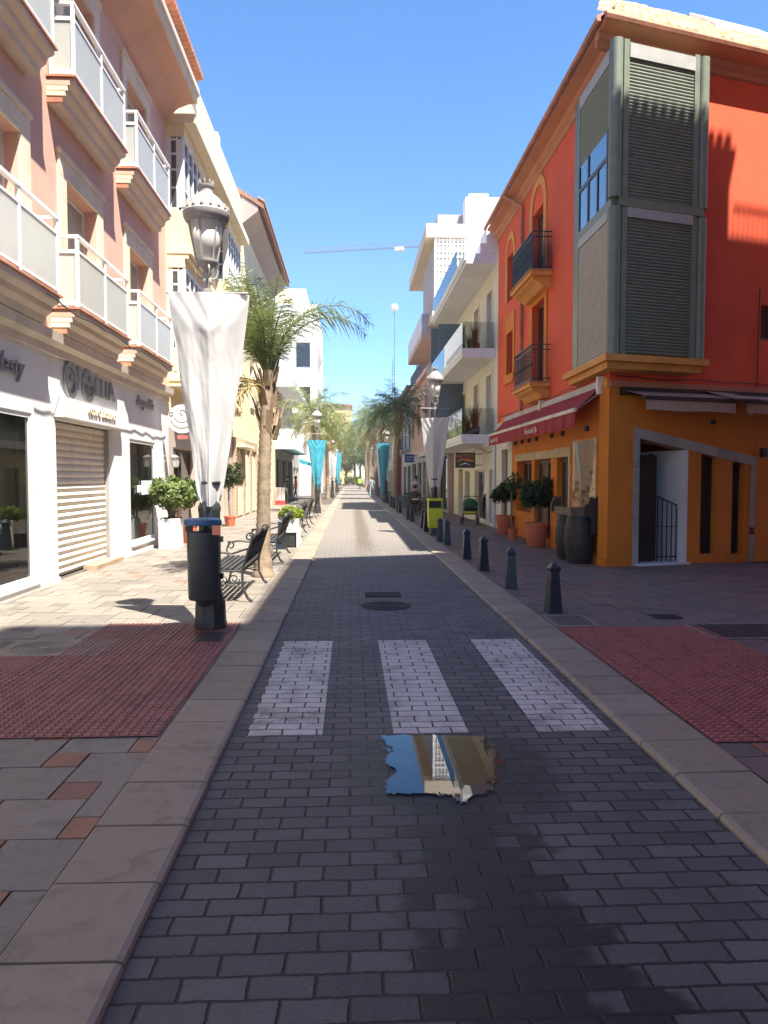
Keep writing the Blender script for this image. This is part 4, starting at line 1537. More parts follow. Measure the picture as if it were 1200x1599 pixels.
for x in (.4, 4.5, 8.5, 12.2):
    m.box(x, x + .1, .3, .4, 8.3, 10.95)
m.box(0, 13.4, 3.4, 3.5, 8.2, 11.9)
m.build('terrace_roof', GREYR, pe)

gh, f = row_house('grey_house', 'old grey-plaster house with dark iron balconies past the peach house', 'R', 4.75, 57.6, 72, 8.6, GREYW,
                  [(59, 60.2, 3.9, 6.0), (63, 64.2, 3.9, 6.0), (67, 68.2, 3.9, 6.0), (59, 60.2, 6.6, 8.0), (63, 64.2, 6.6, 8.0), (67, 68.2, 6.6, 8.0)], shop=(3.3, [(58.5, 61.5, .1, 2.6), (63, 66, .1, 2.6)], IRON), frame=BROWNF)
for a in (58.7, 62.7, 66.7):
    q = MB().box(f(a + 2), f(a), -.75, -.002, 3.72, 3.88).build('balcony', GREYW, gh)
    m = MB()
    for i in range(17):
        m.box(f(a) - .05 - i * .12, f(a) - .03 - i * .12, -.73, -.71, 3.88, 4.85)
    m.box(f(a + 2), f(a), -.74, -.70, 4.85, 4.9).box(f(a) - .04, f(a), -.7, -.01, 4.85, 4.89)
    for i in range(6):
        m.box(f(a) - .04, f(a) - .02, -.7 + i * .12, -.68 + i * .12, 3.88, 4.85)
    m.build('railing', NAVY, q)
MB().box(-.1, 14.5, -.4, .5, 8.602, 8.85).build('eaves', M('brown_eave_tile', (.33, .17, .12), .8), gh)
rs_ = thing('red_shopfront', 'tall red shopfront surround further up the right side', 'shopfront', (4.72, 74.0, 0), RIGHT)
MB().box(-.0, .6, -.32, -.002, 0, 3.6).box(4.4, 5.0, -.32, -.002, 0, 3.6).box(.61, 4.39, -.3, -.003, 2.9, 3.6).build('surround', M('faded_red_paint', (.42, .05, .045), .5, .1, 2), rs_)
MB().box(.6, 4.4, -.08, -.004, 0, 2.9).build('pane', PANE, rs_)
MB().box(-.1, 5.1, -.42, -.0, 3.602, 3.8).build('canopy', M('pale_pink_board', (.55, .33, .30), .6), rs_)
for i, (y0, y1, h, mat, lb) in enumerate(((72.1, 84, 8.4, CREAM, 'cream terrace house beyond the red shopfront'), (84.1, 100, 8.0, GREYW, 'grey terrace house second beyond the red shopfront'), (100.1, 120, 7.0, PEACH, 'small peach house in the distance on the right'), (120.1, 150, 7.8, WHITE, 'white house at the far right end of the street'))):
    t, f = row_house('terrace_house', lb, 'R', 4.75, y0, y1, h, mat, [(y0 + 2 + k * 4, y0 + 3.3 + k * 4, z, z + 1.8) for k in range(int((y1 - y0) / 4)) for z in (3.9, 6.0)][:8], shop=(3.2, [(y0 + 1, y0 + 4, .1, 2.5), (y0 + 6, y0 + 9, .1, 2.5)], IRON))
    MB().box(-.05, y1 - y0 + .05, -.3, .4, h + .002, h + .25).build('eaves', ROOFD, t)

t = thing('hanging_sign', 'blue hanging shop sign with white strokes, beyond the white banner', 'sign', (3.98, 50.0, 2.7), 0)
MB().box(-.32, .32, -.03, .03, 0, .55).build('board', M('royal_blue_board', (.03, .08, .30), .5, .08, 4), t)
m = MB()
for z, n, ph in ((.36, 9, 0), (.16, 8, 1)):
    m.tube([(-.24 + k * .48 / 20, -.034, z + .05 * sin(k * 1.9 + ph)) for k in range(21)], .011, 4)
m.build('lettering', STEELW, t)
MB().bar((.32, 0, .45), (.77, 0, .45), .03).build('bracket', IRON, t)

# ------------------------------------------------------------------ salmon house with the white ground floor (left, nearest)
sh_ = thing('salmon_house', 'salmon house with frosted-glass balconies over a white shop ground floor', 'building', (-4.7, 0, 0), LEFT)
ups = []
for z0, z1 in ((4.36, 6.58), (7.92, 10.1)):
    for a in (6.0, 9.4, 12.58, 16.05):
        ups.append((a, a + 1.5, z0, z1))
b = MB().wall(-4, 19.3, 3.95, 11.2, ups, .28)
b.shell(-4, 19.3, 0, 9, 0, 11.3)
b.build('wall', SALMON, sh_)
gh_ = [(7.6, 11.15, .16, 2.64), (12.02, 14.95, .0, 2.64), (15.95, 18.0, .26, 2.52)]
b = MB().wall(-4, 19.3, 0, 3.946, gh_, .24)
b.box(-4, 11.98, -.05, -.001, 0, .1).box(14.98, 19.3, -.04, -.001, 0, .12)
b.build('ground_floor_wall', WHITE, sh_)
for h in ups:
    m = MB()
    w = .3
    m.box(h[0] - w, h[0] - .003, -.045, -.001, h[2] - .06, h[3] + .003).box(h[1] + .003, h[1] + w, -.045, -.001, h[2] - .06, h[3] + .003)
    m.box(h[0] - w, h[1] + w, -.047, -.001, h[3] + .005, h[3] + .32).box(h[0] - w - .04, h[1] + w + .04, -.075, -.001, h[3] + .322, h[3] + .40)
    m.box(h[0] - .003, h[0] + .02, -.04, .2, h[2], h[3]) if False else None
    m.build('window_surround', CREAM, sh_)
    m = MB()
    m.box(h[0], h[0] + .05, .2, .26, h[2], h[3]).box(h[1] - .05, h[1], .2, .26, h[2], h[3]).box(h[0] + .05, h[1] - .05, .2, .26, h[3] - .06, h[3])
    fr_ = m.build('window', STEELW, sh_)
    m = MB()
    slats(m, h[0] + .05, h[1] - .05, h[2] + .02, h[3] - .02, .25, .05, .012)
    m.build('roller_shutter', M('grey_roller_shutter', (.44, .42, .38), .5, .08, 4), fr_)


def glass_balcony(x0, x1, zt):
    out = .42
    m = MB()
    m.ext([(0, zt - .40), (-out + .22, zt - .40), (-out + .20, zt - .30), (-out + .12, zt - .24), (-out + .10, zt - .16), (-out + .02, zt - .12), (-out, zt - .10), (-out, zt - .02), (0, zt - .02)], 'x', x0 + .06, x1 - .06)
    bal = m.build('balcony', M('beige_pink_moulding', (.72, .60, .49), .75, .08, 2), sh_)
    m = MB()
    m.box(x0, x1, -out - .03, -.001, zt - .018, zt + .012)
    m.build('tile_edge', TERRA, bal)
    for zz, d, mt in ((zt - .14, .06, SALMON_D), (zt - .22, .04, CREAM), (zt - .30, .05, CREAM), (zt - .40, .02, TERRA)):
        MB().box(x0 + .02, x0 + .058, -out + (zt - zz) * .45, -.001, zz, zz + .07).build('corbel', mt, bal)
    m = MB()
    o = out - .02
    zr = zt + 1.10
    xs = [x0 + .08, (x0 + x1) / 2, x1 - .08]
    for x in xs:
        m.box(x - .028, x + .028, -o - .025, -o + .025, zt + .012, zr - .002)
    m.box(xs[0] - .03, xs[-1] + .03, -o - .035, -o + .035, zr, zr + .05)
    for x in (xs[0], xs[-1]):
        m.box(x - .032, x + .032, -o + .036, -.03, zr - .0, zr + .048)
        m.box(x - .028, x + .028, -.07, -.03, zt + .012, zr - .002)
        m.box(x - .022, x + .022, -o + .026, -.071, zt + .86, zt + .92).box(x - .022, x + .022, -o + .026, -.071, zt + .05, zt + .11)
    for a, c in zip(xs, xs[1:]):
        m.box(a + .029, c - .029, -o - .018, -o + .018, zt + .88, zt + .92).box(a + .029, c - .029, -o - .018, -o + .018, zt + .06, zt + .10)
    m.build('railing', STEELW, bal)
    for a, c in zip(xs, xs[1:]):
        MB().box(a + .03, c - .03, -o - .006, -o + .006, zt + .10, zt + .88).build('glass_panel', FROST, bal)
    for x in (xs[0], xs[-1]):
        MB().box(x - .006, x + .006, -o + .027, -.072, zt + .11, zt + .86).build('glass_panel', FROST, bal)


for zt in (4.36, 7.92):
    for x0, x1 in ((5.2, 7.85), (8.6, 11.25), (11.92, 14.65), (15.32, 18.1)):
        glass_balcony(x0, x1, zt)
m = MB()
m.ext([(0, 3.62), (-.05, 3.62), (-.06, 3.74), (-.16, 3.80), (-.18, 3.946), (0, 3.946)], 'x', -4, 19.25)
m.build('string_course', BEIGE, sh_)
m = MB()
m.ext([(0, 10.72), (-.1, 10.78), (-.36, 11.02), (-.62, 11.12), (-.78, 11.14), (0, 11.3)], 'x', -4, 19.32)
ev = m.build('eaves', SALMON_D, sh_)
m = MB()
m.ext([(-.78, 11.142), (-.83, 11.15), (-.84, 11.3), (-.90, 11.34), (-.90, 11.48), (0, 11.62), (0, 11.31)], 'x', -4, 19.34)
m.build('fascia', BEIGE, ev)
b = MB()
b.box(6, 19.2, 1.2, 7, 11.3, 13.0)
b.build('attic', SALMON, sh_)

# shop windows with a room behind the glass
for k, h in enumerate((gh_[0], gh_[2])):
    w = window(sh_, h[0], h[1], h[2], h[3], .015, STEELW, CLEAR, .07, (0, 0))
    x0, x1 = h[0] - .4, h[1] + .02
    m = MB()
    m.quad((x0, 2.6, 0), (x1, 2.6, 0), (x1, 2.6, 3), (x0, 2.6, 3)).quad((x0, .26, 0), (x0, 2.6, 0), (x0, 2.6, 3), (x0, .26, 3)).quad((x1, .26, 0), (x1, .26, 3), (x1, 2.6, 3), (x1, 2.6, 0))
    m.quad((x0, .26, 3), (x1, .26, 3), (x1, 2.6, 3), (x0, 2.6, 3))
    m.quad((x0, .25, .1), (x1, .25, .1), (x1, 2.6, .1), (x0, 2.6, .1))
    m.build('room_interior', M('mint_white_interior', (.56, .58, .52), .8, .05, 1), sh_)
    m = MB()
    m.box(h[0] - .03, h[1] + .03, -.07, -.002, h[2] - .05, h[2] - .004)
    m.build('sill', STEELW, w)
m = MB()
m.box(10.2, 11.1, 2.0, 2.5, .1, 1.15).box(10.15, 11.12, 1.95, 2.55, 1.155, 1.22)
m.build('counter', M('pale_counter', (.62, .68, .62), .6), sh_)
MB().box(16.9, 17.9, .005, .03, 1.3, 1.62).build('notice', M('notice_paper', (.70, .78, .76), .6, .05, 4), sh_)
MB().box(16.55, 16.8, .005, .03, 1.36, 1.52).build('notice', M('notice_paper', (.70, .78, .76), .6, .05, 4), sh_)
m = MB()
slats(m, 12.1, 14.87, .04, 2.62, .20, .115, .03)
rsht = m.build('roller_shutter', SLATW, sh_)
MB().box(12.022, 12.1, .12, .22, .04, 2.62).box(14.87, 14.948, .12, .22, .04, 2.62).build('guide_rail', M('grey_guide_rail', (.34, .31, .28), .5), rsht)
MB().box(11.95, 15.2, -.16, -.001, 2.66, 2.98).build('shutter_box', WHITE, sh_)
MB().box(13.4, 14.98, -.14, .1, .03, .11).build('step', M('sandy_step', (.42, .31, .20), .8, .12, 5), sh_)
GREYL = M('brushed_grey_letters', (.30, .29, .28), .45, .08, 6)
for txt, size, x, z, sh in (('complasty', .40, 10.0, 3.25, .3), ('ELIA', .52, 14.35, 3.34, 0), ('F', .56, 13.0, 3.36, .1), ('despedida', .34, 17.1, 3.38, .3)):
    shift(text_mb(txt, size, .018, sh), x, -.03, z, 1.12 if txt == 'ELIA' else 1).build('lettering', GREYL, sh_)


def ring(m, cx, cz, r0, r1, a0, a1, y0, y1, n=26, ex=1., ez=1.):
    for k in range(n):
        t0, t1 = a0 + (a1 - a0) * k / n, a0 + (a1 - a0) * (k + 1) / n
        m.ext([(cx + ex * r0 * cos(t0), cz + ez * r0 * sin(t0)), (cx + ex * r1 * cos(t0), cz + ez * r1 * sin(t0)), (cx + ex * r1 * cos(t1), cz + ez * r1 * sin(t1)), (cx + ex * r0 * cos(t1), cz + ez * r0 * sin(t1))], 'y', y0, y1)
    return m


ring(MB(), 12.62, 3.32, .20, .285, .35, 2 * pi + .35, -.05, -.012, 26, .95, 1.1).box(12.62, 12.72, -.048, -.014, 3.30, 3.42).build('letter_ring', GREYL, sh_)
m = ring(MB(), 13.46, 3.32, 0, .29, 0, 2 * pi, -.04, -.012)
m.build('emblem_disc', GREYL, sh_)
m = ring(MB(), 13.46, 3.36, .20, .225, pi * 1.05, pi * 1.95, -.055, -.041)
ring(m, 13.46, 3.38, .12, .145, pi * 1.1, pi * 1.9, -.055, -.041)
ring(m, 13.48, 3.44, .03, .055, 0, 1.6 * pi, -.055, -.041)
m.build('emblem_curl', M('dark_grey_letters', (.17, .16, .155), .5), sh_)
shift(text_mb('centro biofísico', .235, .012, .15), 13.75, -.175, 2.86).build('lettering', M('cream_metal_letters', (.72, .60, .46), .4), sh_)
m = MB()
m.tube([(10.6 + k * .3, -.47 - .01 * sin(k * 2.1), 4.26 + .02 * sin(k * 1.3) - .05 * abs(sin(k * .35))) for k in range(27)], .012, 5)
m.build('cable', IRON, sh_)

# chair inside the first shop window
t = thing('chair', 'pale chair with a wide curved back inside the left shop window', 'chair', (-5.35, 10.35, .1), radians(200))
m = MB()
for k in range(9):
    a0, a1 = radians(-70 + k * 15.5), radians(-70 + (k + 1) * 15.5)
    for r in (.26,):
        m.add([(r * cos(a0), r * sin(a0), .45), (r * cos(a1), r * sin(a1), .45), (r * 1.1 * cos(a1), r * 1.1 * sin(a1), .86), (r * 1.1 * cos(a0), r * 1.1 * sin(a0), .86)], [(0, 1, 2, 3)])
m.build('backrest', M('pale_grey_chair', (.42, .42, .40), .5), t, smooth=True)
MB().lathe([(.25, .43), (.27, .45), (.26, .48), (0, .485)], 20).build('seat', M('pale_grey_chair', (.42, .42, .40), .5), t, smooth=True)
for a in (45, 135, 225, 315):
    MB().tube([(.16 * cos(radians(a)), .16 * sin(radians(a)), .43), (.25 * cos(radians(a)), .25 * sin(radians(a)), .0)], [.018, .012], 8).build('leg', BROWNWOOD, t, smooth=True)

# round hanging sign and wall lantern
t = thing('round_sign', 'round white hanging sign with a carved curl at the end of the salmon house', 'sign', (-4.17, 18.55, 3.14), 0)
m = ring(MB(), 0, 0, 0, .355, 0, 2 * pi, -.025, .025)
m.build('disc', M('white_painted_board', (.82, .81, .78), .6, .05, 4), t)
m = ring(MB(), .0, .06, .27, .295, pi * 1.08, pi * 1.95, -.033, -.024)
ring(m, .0, .12, .19, .21, pi * 1.1, pi * 1.9, -.033, -.024)
ring(m, .02, .16, .05, .075, -.2, 1.5 * pi, -.033, -.024)
ring(m, -.26, .12, .03, .06, 0, 2 * pi, -.033, -.024, 14)
m.build('curl', M('taupe_carving', (.32, .28, .24), .6), t)
MB().bar((-.53, 0, -.2), (-.2, 0, -.2), .025).build('bracket', CREAM, t)
MB().box(-.12, .14, -.02, .02, -.5, -.40).build('red_tag', M('faded_red_tag', (.55, .14, .13), .6), t)


def wall_lantern(x, y, z, label):
    t = thing('wall_lantern', label, 'lantern', (x, y, z))
    m = MB()
    m.bar((0, 0, .28), (.30, 0, .30), .02).bar((0, 0, .1), (.2, 0, .3), .014)
    m.build('bracket', LEAD, t)
    m = MB().lathe([(.0, .36), (.03, .33), (.12, .26), (.125, .24), (.11, .24)], 6, (.30, 0, 0))
    m.lathe([(.06, -.02), (.07, 0), (.075, .01)], 6, (.30, 0, 0))
    for k in range(6):
        a = k * pi / 3
        m.bar((.30 + .075 * cos(a), .075 * sin(a), .01), (.30 + .112 * cos(a), .112 * sin(a), .24), .01)
    m.build('cage', LEAD, t)
    MB().lathe([(.065, .012), (.10, .238)], 6, (.30, 0, 0)).build('lamp_glass', LANT, t)
    return t


wall_lantern(-4.7, 18.75, 1.95, 'small caged wall lantern beside the square white planter')

# ------------------------------------------------------------------ yellow house with the two white bays
yh = thing('yellow_house', 'pale yellow house with white glazed bays under a projecting slab roof', 'building', (-4.7, 19.32, 0), LEFT)
m = MB().wall(0, 13.6, 3.3, 13.7, [(4.0, 6.0, 8.6, 10.2), (4.0, 6.0, 5.0, 6.9)], .2)
m.shell(0, 13.6, 0, 9, 0, 13.7)
m.build('wall', YELLOW, yh)
gy = [(.5, 3.6, .1, 2.5), (4.2, 5.6, .05, 2.5), (6.6, 8.2, .1, 2.5), (8.6, 9.6, .05, 2.5)]
MB().wall(0, 13.6, 0, 3.296, gy, .3).build('ground_floor_wall', M('taupe_render', (.50, .42, .34), .8, .1, 1), yh)
for q in ((4.0, 6.0, 8.6, 10.2), (4.0, 6.0, 5.0, 6.9)):
    window(yh, *q, .12, STEELW, PANEB, .08, (2, 1))
for q in gy:
    window(yh, *q, .22, BROWNF, PANE, .08, (1, 0))
m = MB()
m.box(.1, 10.1, -.76, -.001, 10.72, 10.95)
m.build('canopy', M('cream_slab', (.78, .68, .52), .75, .06, 1), yh)
for a, c in ((.15, 3.0), (7.0, 9.9)):
    m = MB()
    MB().box(a, c, -.46, -.001, 10.4, 10.719).build('bay_head', YELLOW, yh)
    m.box(a, c, -.48, -.001, 7.58, 8.55)
    m.box(a - .02, c + .02, -.62, -.0015, 7.45, 7.578).box(a, c, -.54, -.002, 7.33, 7.448).box(a, c, -.44, -.001, 7.1, 7.328)
    by2 = m.build('bay', YELLOW, yh)
    m = MB()
    m.box(a, c, -.44, -.001, 4.3, 4.98)
    m.box(a - .03, c + .03, -.52, -.0015, 4.2, 4.298).box(a, c, -.4, -.002, 4.06, 4.198)
    by = m.build('bay', YELLOW, yh)
    for z0, z1 in ((8.552, 10.398), (4.982, 7.098)):
        m = MB()
        n = 5
        m.box(a + .02, c - .02, -.44, -.3, z0, z0 + .07).box(a + .02, c - .02, -.44, -.3, z1 - .06, z1)
        for k in range(n + 1):
            x = a + .05 + (c - a - .1) * k / n
            m.box(x - .05, x + .05, -.45, -.36, z0 + .071, z1 - .061)
        for zz in (z0 + .55, z1 - .45):
            m.box(a + .05, c - .05, -.43, -.38, zz, zz + .05)
        for x in (a + .02, c - .06):
            m.box(x, x + .04, -.36, -.25, z0, z1).box(x, x + .04, -.12, -.002, z0, z1)
            for zz in (z0 + .02, z0 + .55, z0 + 1.0, z1 - .45, z1 - .09):
                m.box(x + .002, x + .038, -.25, -.12, zz, zz + .05)
        wb = m.build('bay_window', STEELW, by)
        MB().box(a + .035, c - .035, -.40, -.003, z0 + .01, z1 - .01).build('pane', PANEB, wb)
m = MB()
for i in range(18):
    m.lathe([(.09, 0), (.09, .4)], 10, (0, 0, 0))
    k = 20
    m.v[-k:] = [(.1 + i * .21 + vx, -.28 + vz, 13.74 + vy - vz * .1) for vx, vy, vz in m.v[-k:]]
m.box(0, 3.9, -.12, 1, 13.70, 13.76)
m.build('tile_edge', TERRA, yh)
MB().box(8.9, 9.4, .2, .8, 13.7, 14.5).build('chimney', CREAM, yh)
m = MB()
m.box(10.3, 13.0, -.55, -.001, 2.9, 3.02)
m.build('door_canopy', CREAM, yh)

# arched shopfront house behind it
ah, f = row_house('gable_house', 'yellow gabled house with brown eaves and cream arched shutters', 'L', -4.7, 33.0, 46.0, 13.6, YELLOW,
                  [(35, 36.2, 8.5, 10.5), (39, 40.2, 8.5, 10.5), (43, 44.2, 8.5, 10.5), (35, 36.2, 5, 7), (39, 40.2, 5, 7), (43, 44.2, 5, 7)], frame=STEELW)
m = MB()
m.ext([(0, 13.6), (9, 13.6), (4.5, 16.6)], 'x', .01, 12.9)
m.build('gable', YELLOW, ah)
m = MB()
m.ext([(-.95, 13.35), (4.5, 16.7), (9.8, 13.1), (9.8, 13.3), (4.5, 16.9), (-.95, 13.55)], 'x', -.25, 13.2)
rf = m.build('roof', ROOFD, ah)
m = MB()
m.ext([(0, 12.7), (-.25, 12.9), (-.7, 13.25), (-.7, 13.45), (0, 13.9)], 'x', -.2, 13.1)
m.build('soffit', M('mauve_soffit', (.45, .35, .33), .8, .06, 1), rf)
m = MB()
for i in range(60):
    m.lathe([(.09, 0), (.09, .3)], 8, (0, 0, 0))
    k = 16
    m.v[-k:] = [(-.2 + i * .22 + vx, -1.0 + vz, 13.62 + vy + vz * .6) for vx, vy, vz in m.v[-k:]]
m.build('tile_edge', ROOFD, rf)
for k, y in enumerate((29.6, 31.5, 33.6, 35.5)):
    pass
ar = thing('arcade_front', 'row of cream arched shutters between brick pilasters on the left', 'shopfront', (-4.66, 29.6, 0), LEFT)
m = MB()
for k in range(4):
    x = k * 2.15
    m.box(x, x + .3, -.12, .03, 0, 2.9)
    for j in range(19):
        m.box(x - .012, x + .312, -.13, -.119, .1 + j * .145, .2 + j * .145)
m.box(0, 6.75, -.1, .03, 2.905, 3.3)
m.build('pilaster', M('sandy_brick', (.50, .36, .24), .85, .12, 5), ar)
for k in range(3):
    x = k * 2.15 + .3
    m = MB()
    pts = [(x, .1), (x + 1.85, .1), (x + 1.85, 2.1)] + [(x + .925 + .925 * cos(pi * q / 12), 2.1 + .7 * sin(pi * q / 12)) for q in range(1, 12)] + [(x, 2.1)]
    m.ext(pts, 'y', -.03, .03)
    m.box(x + .915, x + .935, -.036, -.029, .1, 2.75)
    m.build('shutter', M('ivory_shutter_board', (.78, .70, .54), .7, .05, 2), ar)
# dark shopfront with a wedge balcony above
wb_, f = row_house('balcony_house', 'white house with a deep slab and a white wedge balcony over a dark shopfront', 'L', -4.7, 46.05, 60, 7.3, CREAMW,
                   [(48, 49.5, 4.3, 6.6), (52, 53.5, 4.3, 6.6), (56, 57.5, 4.3, 6.6)], shop=(3.4, [(46.6, 50.4, .1, 2.9), (51, 55, .1, 2.9), (55.6, 59.4, .1, 2.9)], IRON), shopmat=GREYW)
MB().box(.0, 13.9, -1.25, -.001, 7.302, 7.75).box(.2, 13.5, -.2, 5, 7.75, 10.5).build('roof', FASCIA, wb_)
q = MB().box(.2, 13.5, -1.2, -.002, 3.45, 3.75).build('balcony', WHITE, wb_)
MB().box(.2, 13.5, -1.2, -1.1, 3.752, 4.7).box(.2, .3, -1.09, -.003, 3.752, 4.7).build('parapet', WHITE, q)
t = thing('shop_awning', 'teal shop awning under the white balcony on the left', 'awning', (-4.7, 46.4, 3.3), LEFT)
MB().quad((0, -.05, .1), (13, -.05, .1), (13, -1.5, -.45), (0, -1.5, -.45)).build('canopy', M('teal_awning_cloth', (.16, .34, .34), .8, .1, 2), t)
MB().box(0, 13, -1.52, -1.48, -.72, -.46).build('valance', M('turquoise_valance', (.04, .50, .62), .8), t)
# white tower block
wt = thing('white_apartment_block', 'tall white apartment block with shaded loggias beyond the palms', 'building', (-3.05, 68, 0), LEFT)
m = MB()
m.wall(0, 14, 0, 17.4, [(1.0, 12.5, 11.6, 14.2), (1.0, 12.5, 7.9, 10.2), (1.0, 12.5, 4.2, 6.6)], 1.6)
m.shell(0, 14, 0, 10, 0, 17.4)
for z0, z1 in ((11.6, 14.2), (7.9, 10.2), (4.2, 6.6)):
    m.quad((1, 1.6, z0), (12.5, 1.6, z0), (12.5, 1.6, z1), (1, 1.6, z1))
m.build('wall', WHITE, wt)
for z0, z1 in ((11.7, 14.0), (8.0, 10.0)):
    w = MB().box(-.02, -.001, .55, 1.95, z0, z1).build('window', STEELW, wt)
    MB().box(-.04, -.021, .62, 1.88, z0 + .05, z1 - .05).build('pane', PANE, w)
MB().box(.5, 9, 1, 9, 17.402, 18.9).build('penthouse', CREAM, wt)
MB().box(-.3, .9, 3.5, 6.5, 17.41, 17.8).build('parapet', WHITE, wt)
for i, (y0, y1, xw, h, mat, lb) in enumerate(((60.1, 67.9, -4.7, 6.6, GREYW, 'low grey house between the white balcony house and the white block'), (82.2, 98, -4.4, 9.4, CREAM, 'cream house beyond the white apartment block'), (98.1, 120, -4.5, 8.2, WHITE, 'long white house in the distance on the left'), (120.1, 150, -4.6, 8.6, PEACH, 'peach house at the far left end of the street'))):
    t, f = row_house('terrace_house', lb, 'L', xw, y0, y1, h, mat, [(y0 + 1.5 + k * 4, y0 + 2.8 + k * 4, z, z + 1.7) for k in range(int((y1 - y0) / 4)) for z in (3.9,)][:6], shop=(3.2, [(y0 + 1, y0 + 3.5, .1, 2.5), (y0 + 4.2, y0 + 6.8, .1, 2.5)], IRON))
    MB().box(-.05, y1 - y0 + .05, -.3, .4, h + .002, h + .25).build('eaves', ROOFD, t)
t = thing('ochre_tower_house', 'sunlit ochre building closing the view at the end of the street', 'building', (-7.2, 182, 0), 0)
m = MB().wall(0, 7.4, 0, 19, [(1 + k * 2.2, 2.1 + k * 2.2, z, z + 1.6) for k in range(3) for z in (3, 6.5, 10, 13.5)], .2)
m.shell(0, 7.4, 0, 12, 0, 19)
m.build('wall', M('sunny_ochre_render', (.74, .52, .24), .8, .08, .3), t)
for k in range(3):
    for z in (3, 6.5, 10, 13.5):
        window(t, 1 + k * 2.2, 2.1 + k * 2.2, z, z + 1.6, .1, STEELW, PANEB, .08, (1, 0))
MB().box(-.3, 7.7, -.4, 12, 19.002, 19.5).build('eaves', ROOFD, t)

# ------------------------------------------------------------------ bollards
bo = thing('bollard', 'navy obelisk bollard nearest the crossing, beside the ribbed drain cover', 'bollard', (2.5, 8.95, .03), radians(8), 'navy bollards along the right kerb')
m = MB()
o8 = pi / 4
m.lathe([(.128, 0), (.128, .02), (.125, .03), (.080, .50), (.080, .508)], 4, rot=o8)
m.build('shaft', NAVY, bo, bevel=.010, seg=2)
m = MB().lathe([(.078, .509), (.096, .518), (.098, .552), (.086, .562), (.03, .612), (.004, .622)], 4, rot=o8)
m.build('cap', NAVY, bo, bevel=.006, seg=2)
bl_pos = [((2.40, 10.9), 'second navy bollard from the crossing on the right kerb'), ((2.36, 13.0), 'third navy bollard from the crossing, short of the tavern corner'),
          ((2.36, 14.9), 'fourth navy bollard from the crossing, in line with the barrels'), ((2.38, 18.1), 'navy bollard in front of the lime bin, the nearer of a close pair'),
          ((2.31, 19.0), 'navy bollard in front of the lime bin, the farther of a close pair'), ((2.30, 22.4), 'navy bollard right behind the lime bin'),
          ((2.36, 24.0), 'second navy bollard behind the lime bin'), ((2.29, 27.4), 'navy bollard by the cafe chairs, nearer of two'), ((2.25, 28.7), 'navy bollard by the cafe chairs, farther of two'),
          ((2.28, 34.2), 'navy bollard beside the second cafe table'), ((2.28, 35.6), 'navy bollard just past the second cafe table'), ((2.28, 39.0), 'navy bollard in the shade before the right-hand palms'),
          ((2.28, 41.0), 'navy bollard at the foot of the dark palm')]
for i, ((x, y), lb) in enumerate(bl_pos):
    dup(bo, (x, y, .03), radians((i * 13) % 17 - 6), lb)
dup(bo, (-1.62, 17.15, .03), radians(4), 'dark bollard on the left beside the white planter of yellow-green leaves', 1.15)

# ------------------------------------------------------------------ lamp posts, banners, bins


def lamp_post(x, y, label, seed=0, s=1.0):
    t = thing('lamp_post', label, 'street lamp', (x, y, .03), radians(8 * seed), 'street lamps with banners')
    m = MB()
    m.lathe([(.175, 0), (.18, .05), (.172, .1), (.165, .28), (.14, .36), (.13, .40), (.122, .45), (.118, 1.28), (.125, 1.30), (.125, 1.34), (.09, 1.42), (.05, 1.5), (.045, 1.52)], 8, rot=pi / 8)
    m.build('base', IRON, t, smooth=True)
    m = MB()
    m.lathe([(.045, 1.5), (.038, 3.75), (.05, 3.77), (.05, 3.80), (.03, 3.83)], 12)
    m.build('pole', LEAD, t, smooth=True)
    m = MB()
    m.lathe([(.028, 3.82), (.05, 3.86), (.035, 3.9), (.06, 3.93), (.105, 3.96), (.12, 3.98), (.12, 4.0), (.1, 4.005)], 16)
    for k in range(4):
        a = k * pi / 2 + .4
        m.tube([(.04 * cos(a), .04 * sin(a), 3.80), (.10 * cos(a), .10 * sin(a), 3.83), (.12 * cos(a), .12 * sin(a), 3.90), (.085 * cos(a), .085 * sin(a), 3.95)], .010, 6)
    m.lathe([(.185, 4.40), (.225, 4.42), (.245, 4.46), (.25, 4.50), (.235, 4.52), (.225, 4.55), (.20, 4.60), (.15, 4.66), (.10, 4.70), (.075, 4.72), (.07, 4.76), (.085, 4.78), (.085, 4.80), (.05, 4.81)], 24)
    for k in range(16):
        a = 2 * pi * k / 16
        m.lathe([(.0, 0), (.022, .02), (.018, .05), (0, .075)], 5, (.228 * cos(a), .228 * sin(a), 4.515))
    for k in range(8):
        a = 2 * pi * k / 8
        m.lathe([(.0, 0), (.013, .02), (.01, .05), (0, .075)], 5, (.075 * cos(a), .075 * sin(a), 4.79))
    for k in range(6):
        a = 2 * pi * k / 6 + .3
        m.bar((.112 * cos(a), .112 * sin(a), 4.0), (.19 * cos(a), .19 * sin(a), 4.41), .014)
    hd = m.build('lantern', LEAD, t, smooth=True)
    MB().lathe([(.105, 4.005), (.183, 4.40)], 24).build('lamp_glass', LANT, hd, smooth='all')
    m = MB()
    m.tube([(-.44, 0, 3.66), (.44, 0, 3.66)], .013, 8)
    m.lathe([(.055, 3.62), (.055, 3.70)], 10)
    m.build('crossbar', LEAD, t)
    return t


